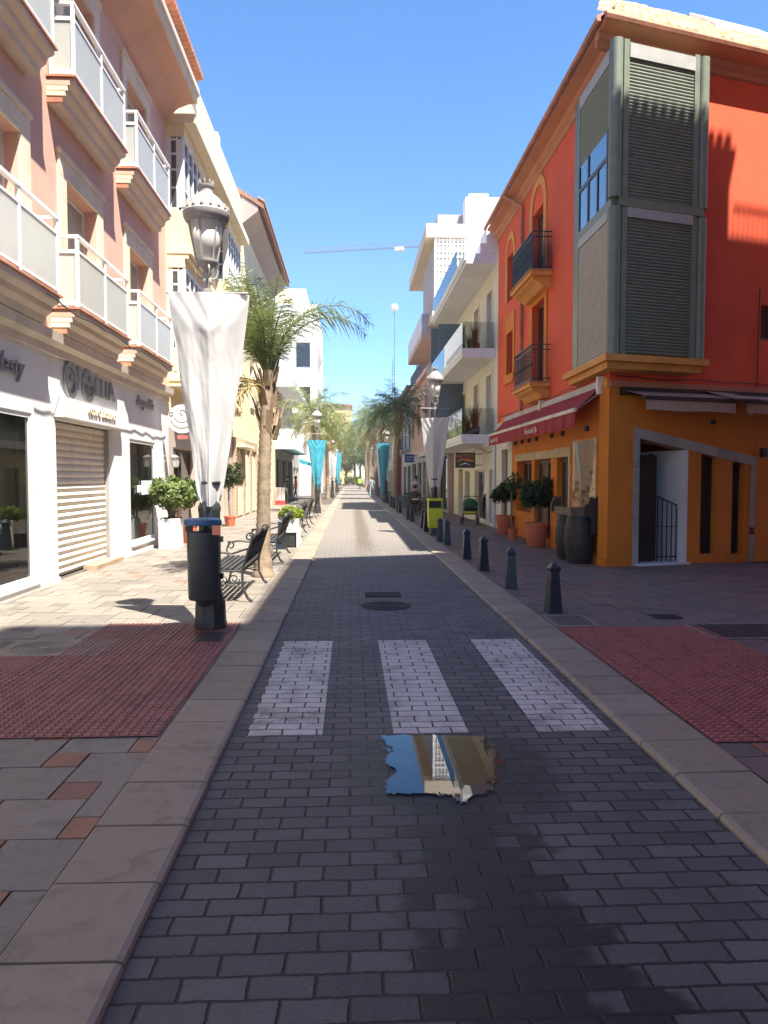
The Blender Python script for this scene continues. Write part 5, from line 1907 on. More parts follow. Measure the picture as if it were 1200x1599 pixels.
def banner(x, y, mat, label, seed, rot=0., zt=3.68, zb=1.38):
    """cloth gathered over the crossbar and round the pole, tapering to its foot"""
    t = thing('banner', label, 'banner', (x, y, .0), rot, 'banners hung from the lamp posts')
    rr = random.Random(seed)
    nu, nv = 56, 46
    m = MB()
    ph = [rr.uniform(0, 6) for _ in range(6)]
    vs = []
    for j in range(nv + 1):
        v = j / nv
        hw = .335 * (1 - v) ** .85 + .10
        hw *= 1 - .05 * sin(pi * v)
        z0 = zt + (zb - zt) * v
        for i in range(nu + 1):
            u = i / nu * 2 - 1
            au = abs(u)
            fold = .045 * (1 - .5 * v) * sin(u * 6 + ph[0] + v * 2.6) * au + .007 * sin(u * 17 + ph[1] - v * 7) * (.3 + v) * (.4 + .6 * sin(v * 3 + ph[4]))
            front = -.11 * (1 - au) ** 1.2 - .035 * (1 - au) * sin(v * 6 + ph[2])
            sag = (.16 * (1 - au) ** 1.3 if j else 0) * max(0, 1 - v * 3)
            swag = .035 * sin(v * 26 + au * 7) * max(0, 1 - v * 5.5) * (1 - au * au)
            ya = front * min(1, .25 + v * 6) + fold * min(1, v * 4) - abs(swag) * 1.4
            zz = z0 - sag * min(1, v * 8) + .05 * au * au * (1 if v > .97 else 0)
            cr_ = .022 * mnoise.noise(Vector((u * 2.2 + seed, v * 3.5, seed))) + .008 * mnoise.noise(Vector((u * 6 + v * 4, v * 11 - u * 5, seed + 3)))
            vs.append((u * hw + .012 * sin(v * 8 + ph[3]) * v, ya - .02 + cr_ * min(1, v * 5), zz))
    fs = []
    w = nu + 1
    for j in range(nv):
        for i in range(nu):
            fs.append((j * w + i, j * w + i + 1, (j + 1) * w + i + 1, (j + 1) * w + i))
    m.add(vs, fs)
    # back wing, so the cloth wraps the pole
    vs = []
    for j in range(nv + 1):
        v = j / nv
        hw = .335 * (1 - v) ** .85 + .10
        for i in range(9):
            u = i / 8 * 2 - 1
            vs.append((u * hw, .07 * (1 - abs(u)) + .02 * sin(u * 8 + v * 5) * v, zt + (zb + .05 - zt) * v))
    n0 = len(m.v)
    m.add(vs, [(j * 9 + i, j * 9 + i + 1, (j + 1) * 9 + i + 1, (j + 1) * 9 + i) for j in range(nv) for i in range(8)])
    m.build('cloth', mat, t, smooth='all')
    MB().lathe([(.107, 1.62), (.113, 1.63), (.113, 1.645), (.107, 1.655)], 20, sx=.95, sy=1.1, c=(0, -.02, 0)).build('tie', IRON, t, smooth=True)
    return t


lamp_post(-1.55, 8.16, 'tall lamp post nearest the camera, rising from the red paving on the left', 0)
banner(-1.53, 8.16, CLOTHW, 'large white banner on the nearest lamp post', 3, radians(6))
lamp_post(2.45, 21.4, 'lamp post rising behind the lime bin on the right', 1)
banner(2.45, 21.4, CLOTHW, 'white banner hanging above the lime bin', 5, radians(-26), 3.42, 1.0)
lamp_post(-1.55, 34.2, 'left lamp post standing behind the second palm', 2)
banner(-1.55, 34.2, CLOTHT, 'turquoise banner beside the second palm on the left', 7, radians(10), 3.4, 1.1)
lamp_post(2.3, 48.2, 'right lamp post in the shade of the dark palm', 3)
banner(2.15, 48.2, CLOTHT, 'turquoise banner hanging in the shade on the right side', 9, radians(-12), 3.9, .5)
lamp_post(-1.5, 60.5, 'left lamp post carrying a white banner beyond the palms', 4)
banner(-1.5, 60.5, CLOTHW, 'distant white banner among the palms on the left', 11, radians(15), 3.8, .8)
lamp_post(2.3, 75, 'distant right lamp post before the red shopfront', 5)
lamp_post(-1.5, 80, 'distant left lamp post, farthest down the palm row', 6)
banner(-1.35, 80, CLOTHT, 'turquoise banner farthest down the left side', 13, radians(20), 4.6, .9)


def side_bin(x, y, label):
    t = thing('litter_bin', label, 'bin', (x, y, 0))
    m = MB()
    prof = [(.15, .40), (.16, .42), (.172, 1.12), (.165, 1.125)]
    m.lathe(prof, 24, sx=1.0, sy=.8)
    m.lathe([(.06, .33), (.10, .40)], 12)
    for a in (35, 145, 215, 325):
        m.box(.175 * cos(radians(a)) - .02, .175 * cos(radians(a)) + .02, .14 * sin(radians(a)) - .012, .14 * sin(radians(a)) + .012, 1.126, 1.2)
    m.build('body', BINM, t, smooth=True)
    MB().lathe([(.17, 1.19), (.196, 1.195), (.2, 1.21), (.196, 1.25), (.15, 1.265), (0, 1.27)], 24, sy=.82).build('lid', BLUEP, t, smooth=True)
    MB().box(.13, .215, -.17, -.162, 1.10, 1.2).build('sticker', ORP, t)
    m = MB()
    m.box(-.02, .18, .12, .2, .6, .66).box(-.02, .18, .12, .2, 1.0, 1.06)
    m.build('bracket', IRON, t)


side_bin(-1.565, 7.86, 'tall green-black litter bin with blue lid strapped to the nearest lamp post')
t = thing('litter_bin', 'lime green litter bin with a dark opening on the right pavement', 'bin', (2.42, 21.1, .03))
MB().lathe([(.16, 0), (.16, .06), (.13, .1), (.13, .28)], 12).build('foot', IRON, t, smooth=True)
m = MB()
m.ext([(-.19, .22), (.19, .22), (.21, .72), (.21, .78), (-.21, .78), (-.21, .72)], 'y', -.17, .15)
m.box(-.20, .20, .02, .15, .781, .99)
m.box(-.215, .215, -.18, .16, .991, 1.06)
m.box(-.21, -.185, -.165, .02, .781, .99).box(.185, .21, -.165, .02, .781, .99)
m.ext([(-.02, .25), (.02, .25), (.02, .76), (-.02, .76)], 'y', -.178, -.171)
m.build('body', LIME, t, bevel=.012, seg=2)
MB().box(-.184, .184, .0, .018, .782, .988).box(-.184, .184, -.165, 0, .781, .79).build('opening', IRON, t)

# ------------------------------------------------------------------ cast-iron benches


def scroll(cx, cz, r0, r1, a0, a1, y, n=18):
    return [(cx + (r0 + (r1 - r0) * k / n) * cos(a0 + (a1 - a0) * k / n), y, cz + (r0 + (r1 - r0) * k / n) * sin(a0 + (a1 - a0) * k / n)) for k in range(n + 1)]


def bench(label, x, y):
    """local y along the bench, seat opening towards -x (the shops)"""
    t = thing('park_bench', label, 'bench', (x, y, .03), 0, 'cast-iron benches along the left pavement')
    L2 = .88
    m = MB()
    for k in range(7):
        xx = -.30 + k * .075
        m.box(xx - .024, xx + .024, -L2, L2, .425 - .012 * (k > 4), .445 - .012 * (k > 4))
    for k in range(12):
        yy = -L2 + .08 + k * (2 * L2 - .16) / 11
        m.box(-.32, .2, yy - .012, yy + .012, .405, .424)
    m.box(-.335, -.30, -L2, L2, .36, .43)
    m.build('seat', IRON, t)
    m = MB()

    def bp(h):                                        # point on the leaning back at height h
        return .17 + (h - .45) * .34

    m.tube([(bp(.50), -L2, .50), (bp(.50), L2, .50)], .016, 6)
    top = []
    for k in range(25):
        yy = -L2 + 2 * L2 * k / 24
        hz = .84 + .07 * cos(pi * yy / L2 / 2) + .02 * cos(yy * 9)
        top.append((bp(hz), yy, hz))
    m.tube(top, .018, 6)
    for k in range(14):
        yy = -L2 + .06 + (2 * L2 - .12) * k / 13
        hz = .84 + .07 * cos(pi * yy / L2 / 2)
        m.tube([(bp(.5), yy - .05, .5), (bp(.62), yy + .05, .62), (bp(.74), yy - .05, .74), (bp(hz), yy + .04, hz)], .009, 5)
        m.tube([(bp(.5), yy + .05, .5), (bp(.62), yy - .05, .62), (bp(.74), yy + .05, .74), (bp(hz), yy - .04, hz)], .009, 5)
        m.lathe([(0, -.03), (.03, 0), (0, .03)], 6, (bp(.68), yy, .68))
    m.tube([(bp(.72), -L2, .72), (bp(.72), L2, .72)], .009, 6)
    m.build('backrest', IRON, t)
    for s in (-1, 1):
        yy = s * L2
        m = MB()
        m.tube([(-.36, yy, 0), (-.30, yy, .04), (-.27, yy, .16), (-.31, yy, .30), (-.30, yy, .42)], [.024, .02, .017, .019, .018], 8)
        m.tube([(.30, yy, 0), (.24, yy, .05), (.17, yy, .2), (.17, yy, .42), (bp(.6), yy, .6), (bp(.90), yy, .90)], [.024, .02, .017, .018, .017, .014], 8)
        m.tube([(-.30, yy, .415), (.17, yy, .415)], .015, 6)
        m.tube([(-.27, yy, .16), (-.12, yy, .24), (.02, yy, .23), (.17, yy, .2)], .011, 6)
        m.tube(scroll(-.10, .30, .085, .02, pi, 4 * pi, yy), .009, 5)
        m.tube(scroll(.06, .31, .075, .02, 0, -3 * pi, yy), .009, 5)
        m.tube([(-.30, yy, .43), (-.33, yy, .54), (-.29, yy, .64)] + scroll(-.27, .60, .065, .02, pi * .75, -pi * 1.6, yy), .013, 6)
        m.tube([(-.30, yy, .645), (-.14, yy, .67), (.04, yy, .65), (bp(.72), yy, .72)], .016, 6)
        m.tube(scroll(bp(.90) - .05, .87, .06, .018, 0, 2.6 * pi, yy), .012, 5)
        m.build('end_frame', IRON, t)
    return t


b1 = bench('ornate cast-iron bench nearest the lamp post, before the first palm', -1.62, 10.75)
for (x, y), lb in (((-1.62, 15.3), 'ornate cast-iron bench between the first palm and the white planter'), ((-1.62, 21.3), 'ornate cast-iron bench just behind the white planter'), ((-1.62, 25.2), 'ornate cast-iron bench second behind the white planter'), ((-1.65, 30.6), 'distant cast-iron bench before the second palm')):
    dup(b1, (x, y, .03), 0, lb)

# ------------------------------------------------------------------ palms


def leaf_frond(m, base, az, el, ln, droop, nleaf, leaf, rr, w=.014):
    """arched rachis with plumed leaflets"""
    p = Vector(base)
    e = el
    pts = [p.copy()]
    n = 16
    h = Vector((cos(az), sin(az), 0))
    bend = rr.uniform(-.25, .25)
    for k in range(n):
        t = k / n
        d = h * cos(e) + Vector((0, 0, 1)) * sin(e)
        p = p + d * (ln / n)
        pts.append(p.copy())
        e -= droop / n * (.5 + 1.1 * t)
        az2 = az + bend * t
        h = Vector((cos(az2), sin(az2), 0))
    m.tube(pts[::2], [.020 - .0021 * i for i in range(len(pts[::2]))], 4, mi=0)
    for i in range(nleaf):
        t = .14 + .86 * (i + rr.random() * .7) / nleaf
        f = t * n
        k = min(int(f), n - 1)
        q = pts[k].lerp(pts[k + 1], f - k)
        tan = (pts[k + 1] - pts[k]).normalized()
        side = tan.cross(Vector((0, 0, 1)))
        side = side.normalized() if side.length > .05 else Vector((-sin(az), cos(az), 0))
        upv = side.cross(tan)
        for s in (-1, 1):
            tw = rr.uniform(-.75, .65)
            d = (side * s * cos(tw) + upv * sin(tw) + tan * rr.uniform(.35, .9)).normalized()
            L = leaf * (sin(pi * min(1, t * .86 + .12)) ** .6) * rr.uniform(.75, 1.15)
            sag = Vector((0, 0, -1)) * L * rr.uniform(.12, .55)
            a, b, c = q, q + d * L * .55 + sag * .22, q + d * L + sag
            wd = tan.cross(d)
            wd = (wd if wd.length > .1 else upv).normalized()
            wd = (wd * .4 + tan * .9).normalized() * w
            m.add([a - wd * .5, a + wd * .5, b + wd, b - wd, c], [(0, 1, 2, 3), (3, 2, 4)])


def palm(name, label, loc, h, specs, seed, lean=(0, 0), r0=.135, r1=.10, husk=True, green=PALMG, dry=(), leaf=.42, nleaf=44, lw=.013):
    rr = random.Random(seed)
    t = thing('palm_tree', label, 'palm', loc, 0, 'palms along the pavements')
    m = MB()
    pts, rad = [], []
    n = 60
    for k in range(n + 1):
        u = k / n
        pts.append((lean[0] * u * u, lean[1] * u * u, h * u))
        flare = .06 * max(0, 1 - u * 9)
        ringr = .006 * (1 if k % 2 else -1)
        rad.append((r0 + (r1 - r0) * u + flare + ringr) * (1 + .03 * rr.uniform(-1, 1)))
    m.tube(pts, rad, 14)
    m.build('trunk', TRUNK, t, smooth=True)
    tx, ty = lean
    if husk:
        m = MB()
        for k in range(34):
            a = rr.uniform(0, 2 * pi)
            z = h - .15 - 1.05 * rr.random()
            o = Vector((tx + .10 * cos(a), ty + .10 * sin(a), z))
            d = Vector((cos(a) * .38, sin(a) * .38, 1)).normalized()
            s = Vector((-sin(a), cos(a), 0)) * rr.uniform(.04, .07)
            L = rr.uniform(.25, .6)
            e = o + d * L
            m.add([o - s, o + s, e + s * .35, e - s * .35, o - s + Vector((cos(a), sin(a), 0)) * .03, o + s + Vector((cos(a), sin(a), 0)) * .03], [(0, 1, 2, 3), (4, 5, 2, 3), (0, 4, 3), (1, 5, 2), (0, 1, 5, 4)])
        m.build('husk', HUSK, t)
    m = MB()
    for az, el, ln, dr in specs:
        a = radians(az)
        leaf_frond(m, (tx + .05 * cos(a), ty + .05 * sin(a), h - .06), a, radians(el), ln, dr, nleaf, leaf, rr, lw)
    m.build('crown', green, t)
    if dry:
        m = MB()
        for az, el, ln, dr in dry:
            a = radians(az)
            leaf_frond(m, (tx + .07 * cos(a), ty + .07 * sin(a), h - .25), a, radians(el), ln, dr, 34, .36, rr)
        m.build('dry_fronds', PALMY, t)
    return t


rp = random.Random(21)
# first palm: an upright bunch with one long frond arching over the road
sp1 = [(2, 80, 2.45, 2.5), (8, 74, 2.2, 2.4), (-8, 82, 1.9, 2.2), (30, 78, 1.7, 1.2), (178, 82, 1.85, .5), (165, 78, 1.75, .5), (150, 84, 1.85, .4), (200, 80, 1.7, .6), (225, 82, 1.6, .6), (120, 84, 1.6, .5), (90, 80, 1.6, .7), (-60, 80, 1.35, 1.0), (-100, 76, 1.3, 1.2), (250, 84, 1.6, .6), (185, 66, 1.45, 1.2), (60, 76, 1.5, 1.0), (170, 86, 1.9, .3), (300, 86, 1.6, .5), (205, 70, 1.4, 1.2), (150, 70, 1.4, 1.1), (190, 74, 1.6, .8)]
palm('palm_tree', 'slender palm on the left with one long frond arching out over the road', (-1.47, 12.4, .03), 3.45, sp1, 2, (.10, .1), .125, .09, dry=((190, 15, 1.4, 1.7), (165, 5, 1.3, 1.6), (215, 20, 1.35, 1.8), (240, 0, 1.0, 1.4), (100, 0, 1.1, 1.5)), nleaf=62, leaf=.48, lw=.0068)


def crown_specs(r, n, ln, up=(5, 82)):
    out = []
    for k in range(n):
        u = (k + .5) / n
        out.append((k * 137.5 + r.uniform(-15, 15), up[0] + (up[1] - up[0]) * u + r.uniform(-8, 8), ln * r.uniform(.8, 1.1), 1.2 + (1 - u) * .8 + r.uniform(-.2, .3)))
    return out


p2 = palm('palm_tree', 'green palm on the left beside the turquoise banner', (-1.78, 35.8, .03), 4.6, crown_specs(rp, 26, 2.1), 5, (.05, 0), .15, .11, dry=((180, -10, 1.4, 1.2), (20, -20, 1.3, 1.0), (250, -15, 1.3, 1.1)), nleaf=38, leaf=.5)
p3 = palm('palm_tree', 'palm third in the left row, just past the turquoise banner', (-1.9, 44, .03), 4.4, crown_specs(rp, 28, 2.3), 6, (.2, 0), .15, .11, dry=((0, -15, 1.5, 1.0), (60, -25, 1.5, .9), (300, -20, 1.6, 1.0), (180, -10, 1.4, 1.2)), nleaf=36, leaf=.5)
dup(p3, (-1.75, 56, .03), 2.1, 'palm fourth in the left row, near the distant white banner', 1.06)
dup(p2, (-1.7, 70, .03), 4.0, 'palm fifth in the left row, before the white block', 1.1)
dup(p3, (-1.7, 92, .03), 1.0, 'palm at the far end of the left row', 1.15)
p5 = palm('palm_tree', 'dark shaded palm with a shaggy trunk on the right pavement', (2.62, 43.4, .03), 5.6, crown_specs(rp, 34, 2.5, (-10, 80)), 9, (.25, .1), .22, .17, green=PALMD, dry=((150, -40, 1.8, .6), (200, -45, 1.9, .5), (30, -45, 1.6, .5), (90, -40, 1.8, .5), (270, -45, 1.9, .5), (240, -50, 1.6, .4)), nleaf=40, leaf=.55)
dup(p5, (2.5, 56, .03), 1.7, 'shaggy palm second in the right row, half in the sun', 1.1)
dup(p3, (2.4, 70, .03), 3.3, 'sunlit palm third in the right row', 1.45)
dup(p2, (2.3, 88, .03), .6, 'tall palm fourth in the right row', 1.75)
dup(p3, (2.3, 108, .03), 2.6, 'palm at the far end of the right row', 1.7)

# ------------------------------------------------------------------ potted trees and planters


def potted_tree(loc, label, pr, ph, th, cr, cz, n, leafmat, seed, size, squash=.9, potmat=POTM, square=False, multi=1):
    rr = random.Random(seed)
    t = thing('potted_tree', label, 'plant', loc)
    m = MB()
    if square:
        m.box(-pr, pr, -pr, pr, 0, ph)
        m.v = [(x, y, z) for x, y, z in m.v]
    else:
        m.lathe([(pr * .72, 0), (pr * .76, .02), (pr * .97, ph * .86), (pr * 1.04, ph * .865), (pr * 1.06, ph * .99), (pr * .96, ph), (pr * .93, ph * .93), (0, ph * .92)], 28)
    m.build('pot', potmat, t, smooth=not square, bevel=.008 if square else 0)
    if square:
        MB().box(-pr * .9, pr * .9, -pr * .9, pr * .9, ph + .001, ph + .012).build('soil', SOIL, t)
    m = MB()
    for k in range(multi):
        a = rr.uniform(0, 6)
        m.tube([(.05 * cos(a) * (multi > 1), .05 * sin(a) * (multi > 1), ph * .9), (.02 + .06 * cos(a), .05 * sin(a), ph + th * .5), (.10 * cos(a + 1) * multi * .5, .1 * sin(a) * multi * .5, cz)], [.034, .028, .02], 8)
    for k in range(7):
        a = k * .9
        m.tube([(0, 0, cz - cr * .5), (cr * .5 * cos(a), cr * .5 * sin(a), cz + cr * .25 * sin(a * 2))], [.014, .005], 5)
    m.build('trunk', BARK, t, smooth=True)
    m = MB()
    blob(rr, (0, 0, cz), cr * .8, n // 2, size, m, squash, .35)
    for k in range(17):
        a = rr.uniform(0, 6.28)
        e = rr.uniform(-.75, 1)
        q = cr * rr.uniform(.55, .92) * sqrt(max(.1, 1 - .6 * e * e))
        blob(rr, (q * cos(a), q * sin(a), cz + cr * .8 * e * squash), cr * rr.uniform(.2, .42), n // 22, size, m, 1, .4)
    m.build('foliage', leafmat, t)
    return t


potted_tree((4.46, 17.5, .03), 'large bay tree in a terracotta pot, nearer the barrels', .28, .58, .4, .47, 1.28, 3600, SHRUBD, 3, .045)
potted_tree((4.49, 21.3, .03), 'bay tree in a terracotta pot at the far end of the tavern', .26, .56, .4, .42, 1.22, 3000, SHRUBD, 4, .045)
potted_tree((-4.24, 17.55, .03), 'leafy laurel bush in a square white planter against the white shop wall', .235, .70, .2, .47, 1.25, 2500, SHRUBL, 6, .062, 1.0, WHITE, True, 5)
potted_tree((-4.1, 18.85, .03), 'small laurel in a terracotta pot beside the square white planter', .22, .5, .3, .40, 1.25, 2200, SHRUB, 8, .05, 1.1)
potted_tree((-4.1, 25.2, .03), 'dark clipped ball tree on a thin stem by the yellow house', .2, .35, 1.0, .48, 1.68, 2600, SHRUBD, 9, .05, 1.15)
potted_tree((4.3, 17.45 + 1.9, .03), 'thin leafy twig plant between the two bay trees', .13, .3, .5, .26, 1.5, 420, SHRUB, 12, .04, 1.3)
t = thing('planter_box', 'white legged planter box brimming with yellow-green leaves at the left kerb', 'planter', (-1.43, 17.9, .03))
m = MB()
m.box(-.17, .17, -.4, .4, .36, .66)
for sx_ in (-1, 1):
    for sy_ in (-1, 1):
        m.box(sx_ * .17 - .025, sx_ * .17 + .025, sy_ * .4 - .025, sy_ * .4 + .025, 0, .67)
m.build('box', STEELW, t)
MB().box(-.15, .15, -.37, .37, .02, .30).build('crate', IRON, t)
m = MB()
rr = random.Random(5)
for k in range(9):
    blob(rr, (rr.uniform(-.14, .14), -.38 + k * .095, .78 + rr.uniform(-.05, .08)), .19, 170, .05, m, .8, .2)
m.build('foliage', SHRUBY, t)

# barrels with a plank table, menu board
br = thing('barrel', 'dark wooden barrel standing against the ochre wall, nearer the tavern corner', 'barrel', (4.44, 14.12, .03), 0, 'barrels under the plank table')
prof = [(.215 + .065 * sin(pi * k / 14), .94 * k / 14) for k in range(15)]
m = MB()
ns = 20
for s in range(ns):
    a0, a1 = 2 * pi * s / ns + .008, 2 * pi * (s + 1) / ns - .008
    vs = []
    for r, z in prof:
        vs += [(r * cos(a0), r * sin(a0), z), (r * cos((a0 + a1) / 2) * 1.005, r * sin((a0 + a1) / 2) * 1.005, z), (r * cos(a1), r * sin(a1), z)]
    m.add(vs, [(3 * i + q, 3 * i + q + 1, 3 * i + q + 4, 3 * i + q + 3) for i in range(14) for q in (0, 1)])
m.lathe([(.20, .0), (.205, .93)], 20)
m.build('staves', BARRELM, br, smooth='all')
for z0, z1 in ((.05, .10), (.22, .26), (.68, .72), (.84, .89)):
    rr_ = lambda z: .215 + .065 * sin(pi * z / .94) + .006
    MB().lathe([(rr_(z0) - .01, z0), (rr_(z0), z0 + .002), (rr_(z1), z1 - .002), (rr_(z1) - .01, z1)], 28).build('hoop', IRON, br, smooth=True)
dup(br, (4.44, 14.78, .03), 1.0, 'dark wooden barrel standing against the ochre wall, farther from the corner')
t = thing('plank_table', 'rough plank shelf with jagged dark end boards resting on two barrels', 'table', (4.44, 14.45, .975))
m = MB()
m.box(-.20, .27, -.52, .66, .0, .05).box(-.24, -.205, -.52, .66, -.02, .13)
m.box(-.24, .28, -.57, -.525, -.03, .15)
m.build('plank', PLANK, t)
MB().ext([(.14, -.40), (.25, -.34), (.25, -.06), (.295, -.04), (.295, .24), (.25, .36), (.19, .30), (.12, .35), (.08, .22), (.02, .18), (.02, -.02), (.13, -.05)], 'y', -.64, -.58).build('end_board', DARKWOOD, t)
MB().ext([(-.30, .02), (-.12, .02), (-.09, .16), (-.10, .33), (-.16, .29), (-.20, .34), (-.28, .20)], 'y', .60, .655).build('end_board', DARKWOOD, t)
t = thing('menu_board', 'tall glazed board of cream posters and drawings on the ochre wall', 'board', (4.745, 15.35, 1.1), RIGHT)
MB().box(0, 1.42, -.05, -.002, 0, 1.34).build('board', M('cream_poster', (.60, .42, .26), .6, .08, 2), t)
m = MB()
m.box(-.03, 0, -.065, -.001, -.03, 1.37).box(1.42, 1.45, -.065, -.001, -.03, 1.37).box(0, 1.42, -.064, -.001, 1.34, 1.37).box(0, 1.42, -.064, -.001, -.03, 0)
m.build('frame', OCHRE_T, t)
INK = M('brown_ink', (.10, .045, .04), .7)
for tx, sz, x, z in (('NO+1', .22, 1.18, .36), ('Y TU', .20, 1.18, .17), ('TAPAS', .10, 1.18, .68), ('CARTA', .12, .22, .14), ('-----', .14, .22, .07), ('VINOS', .08, .68, .30), ('====', .14, .68, .24)):
    shift(text_mb(tx, sz, .002), x, -.053, z).build('lettering', INK, t)
for x0, x1, z0, z1 in ((.1, .36, .42, .52), (.1, .36, .29, .39)):
    MB().box(x0, x1, -.053, -.051, z0, z1).build('picture', INK, t)
ring(MB(), 1.18, .54, 0, .09, 0, 2 * pi, -.054, -.051, 16, .8, 1.2).build('picture', M('plum_ink', (.20, .10, .11), .7), t)
ring(MB(), .68, .12, 0, .05, 0, 2 * pi, -.054, -.051, 12, .8, 1).build('picture', INK, t)
MB().quad((0, -.066, 0), (1.42, -.066, 0), (1.42, -.066, 1.34), (0, -.066, 1.34)).build('glass', glass('poster_glass', (.95, .95, .93), .7, .02), t)

# ------------------------------------------------------------------ people


def person(label, loc, rot, joints, edges, rad, zones, hair_c, mats, scale=1.0, hair_r=.118, long_hair=False):
    """one skinned body; zones(p) gives the material index of a face centre"""
    me = bpy.data.meshes.new('body')
    me.from_pydata([Vector(joints[k]) for k in joints], [[list(joints).index(a), list(joints).index(b)] for a, b in edges], [])
    o = bpy.data.objects.new('body', me)
    C.objects.link(o)
    sk = o.modifiers.new('skin', 'SKIN')
    sk.branch_smoothing = .4
    for i, k in enumerate(joints):
        r = rad[k] if isinstance(rad[k], tuple) else (rad[k], rad[k])
        me.skin_vertices[0].data[i].radius = r
        me.skin_vertices[0].data[i].use_root = k == 'pelvis'
    su = o.modifiers.new('sub', 'SUBSURF')
    su.levels = su.render_levels = 2
    dg = bpy.context.evaluated_depsgraph_get()
    me2 = bpy.data.meshes.new_from_object(o.evaluated_get(dg))
    bpy.data.objects.remove(o)
    t = thing('person', label, 'person', loc, rot)
    t.scale = (scale,) * 3
    b = bpy.data.objects.new('body', me2)
    C.objects.link(b)
    b.parent = t
    me2.materials.clear()
    for m_ in mats:
        me2.materials.append(m_)
    for p in me2.polygons:
        p.material_index = zones(p.center)
        p.use_smooth = True
    h = Vector(joints['head'])
    m = MB()
    m.lathe([(.0, .145), (.05, .138), (.085, .11), (.108, .05), (.108, .0), (.09, -.03)], 14, (h.x, h.y + .012, h.z + .01), sx=.86, sy=1.0)
    if long_hair:
        m.lathe([(.09, .05), (.10, -.05), (.08, -.2), (.02, -.24)], 12, (h.x, h.y + .05, h.z), sx=.9, sy=.55)
    m.build('hair', HAIR, t, smooth=True)
    m = MB()
    m.lathe([(0, .02), (.012, 0), (.016, -.025), (.004, -.032)], 8, (h.x, h.y - .098, h.z), sy=1.2)
    for s in (-1, 1):
        m.lathe([(.0, .03), (.02, .01), (.018, -.02), (.0, -.03)], 8, (h.x + s * .088, h.y + .01, h.z), sx=.5)
    m.build('face_features', SKIN, t, smooth=True)
    return t


def standing(arm_l, arm_r, stride=.16, lean=0.):
    J = dict(pelvis=(0, 0, .93), belly=(0, -.0 - lean * .3, 1.08), chest=(0, -lean * .7, 1.30), neck=(0, .01 - lean, 1.47), head=(0, -.02 - lean, 1.60), crown=(0, -.01 - lean, 1.68))
    for s, n, st in ((-1, 'l', stride), (1, 'r', -stride)):
        J['hip' + n] = (s * .095, 0, .88)
        J['knee' + n] = (s * .105, -st * .7 - .02, .49)
        J['ankle' + n] = (s * .11, -st + .05, .09)
        J['toe' + n] = (s * .125, -st - .10, .035)
        J['sho' + n] = (s * .175, -lean * .8, 1.40)
    for n, (e, w, hd) in (('l', arm_l), ('r', arm_r)):
        J['elb' + n], J['wri' + n], J['hand' + n] = e, w, hd
    E_ = [('pelvis', 'belly'), ('belly', 'chest'), ('chest', 'neck'), ('neck', 'head'), ('head', 'crown')]
    for n in 'lr':
        E_ += [('pelvis', 'hip' + n), ('hip' + n, 'knee' + n), ('knee' + n, 'ankle' + n), ('ankle' + n, 'toe' + n), ('chest', 'sho' + n), ('sho' + n, 'elb' + n), ('elb' + n, 'wri' + n), ('wri' + n, 'hand' + n)]
    return J, E_


RAD = dict(pelvis=(.15, .11), belly=(.14, .10), chest=(.16, .11), neck=.055, head=(.085, .10), crown=(.07, .08))
for n in 'lr':
    RAD.update({'hip' + n: .088, 'knee' + n: .058, 'ankle' + n: .040, 'toe' + n: (.038, .028), 'sho' + n: .060, 'elb' + n: .042, 'wri' + n: .030, 'hand' + n: (.034, .02)})


def zones_std(sleeve=1.13, coat=.92):
    def z(p):
        if p.z > 1.47:
            return 2
        if p.z < .07:
            return 3
        if abs(p.x) > .19 and p.z < sleeve:
            return 2
        return 0 if p.z > coat else 1
    return z


CORAL = M('coral_jacket', (.75, .13, .08), .8, .1, 6)
JEAN = M('dark_trousers', (.035, .04, .055), .85, .15, 8)
SHOE = M('dark_shoes', (.03, .028, .027), .5, .1, 8)
DKCL = M('charcoal_clothes', (.05, .052, .055), .85, .12, 6)
ROSE = M('pale_pink_shirt', (.58, .42, .42), .85, .08, 6)
HIVIS = M('lime_work_jacket', (.55, .70, .06), .7, .08, 6)
GREYC = M('grey_blue_clothes', (.32, .35, .40), .85, .1, 6)

J, E_ = standing(((-.30, -.10, 1.16), (-.33, -.34, 1.12), (-.33, -.42, 1.11)), ((.25, .02, 1.13), (.27, -.08, .90), (.27, -.10, .82)), .14)
person('person in a coral jacket reaching out a hand, outside the dark shopfront on the left', (-3.75, 50.6, .03), radians(-100), J, E_, RAD, lambda p: 2 if p.z > 1.47 or (p.y < -.30 and p.z > 1.0) else (0 if p.z > .86 else (3 if p.z < .07 else 1)), None, [CORAL, JEAN, SKIN, SHOE])
J, E_ = standing(((-.25, .02, 1.13), (-.27, -.06, .90), (-.27, -.08, .82)), ((.25, .02, 1.13), (.26, -.10, .90), (.26, -.13, .82)), .12)
person('person in dark clothes standing by the red and white board on the left', (-4.05, 47.3, .03), radians(60), J, E_, RAD, zones_std(.92, .9), None, [DKCL, DKCL, SKIN, SHOE])
person('person in a pale pink shirt and dark trousers standing beside the cafe chairs', (3.3, 37.4, .03), radians(165), J, E_, RAD, zones_std(1.16, .95), None, [ROSE, JEAN, SKIN, SHOE])
person('person in a lime work jacket walking on the far road', (1.25, 101, .0), radians(20), J, E_, RAD, zones_std(.92, .85), None, [HIVIS, DKCL, SKIN, SHOE])
person('person in pale grey walking at the kerb beyond the cafe chairs', (1.75, 62, .0), radians(170), J, E_, RAD, zones_std(1.1, .9), None, [GREYC, GREYC, SKIN, SHOE])
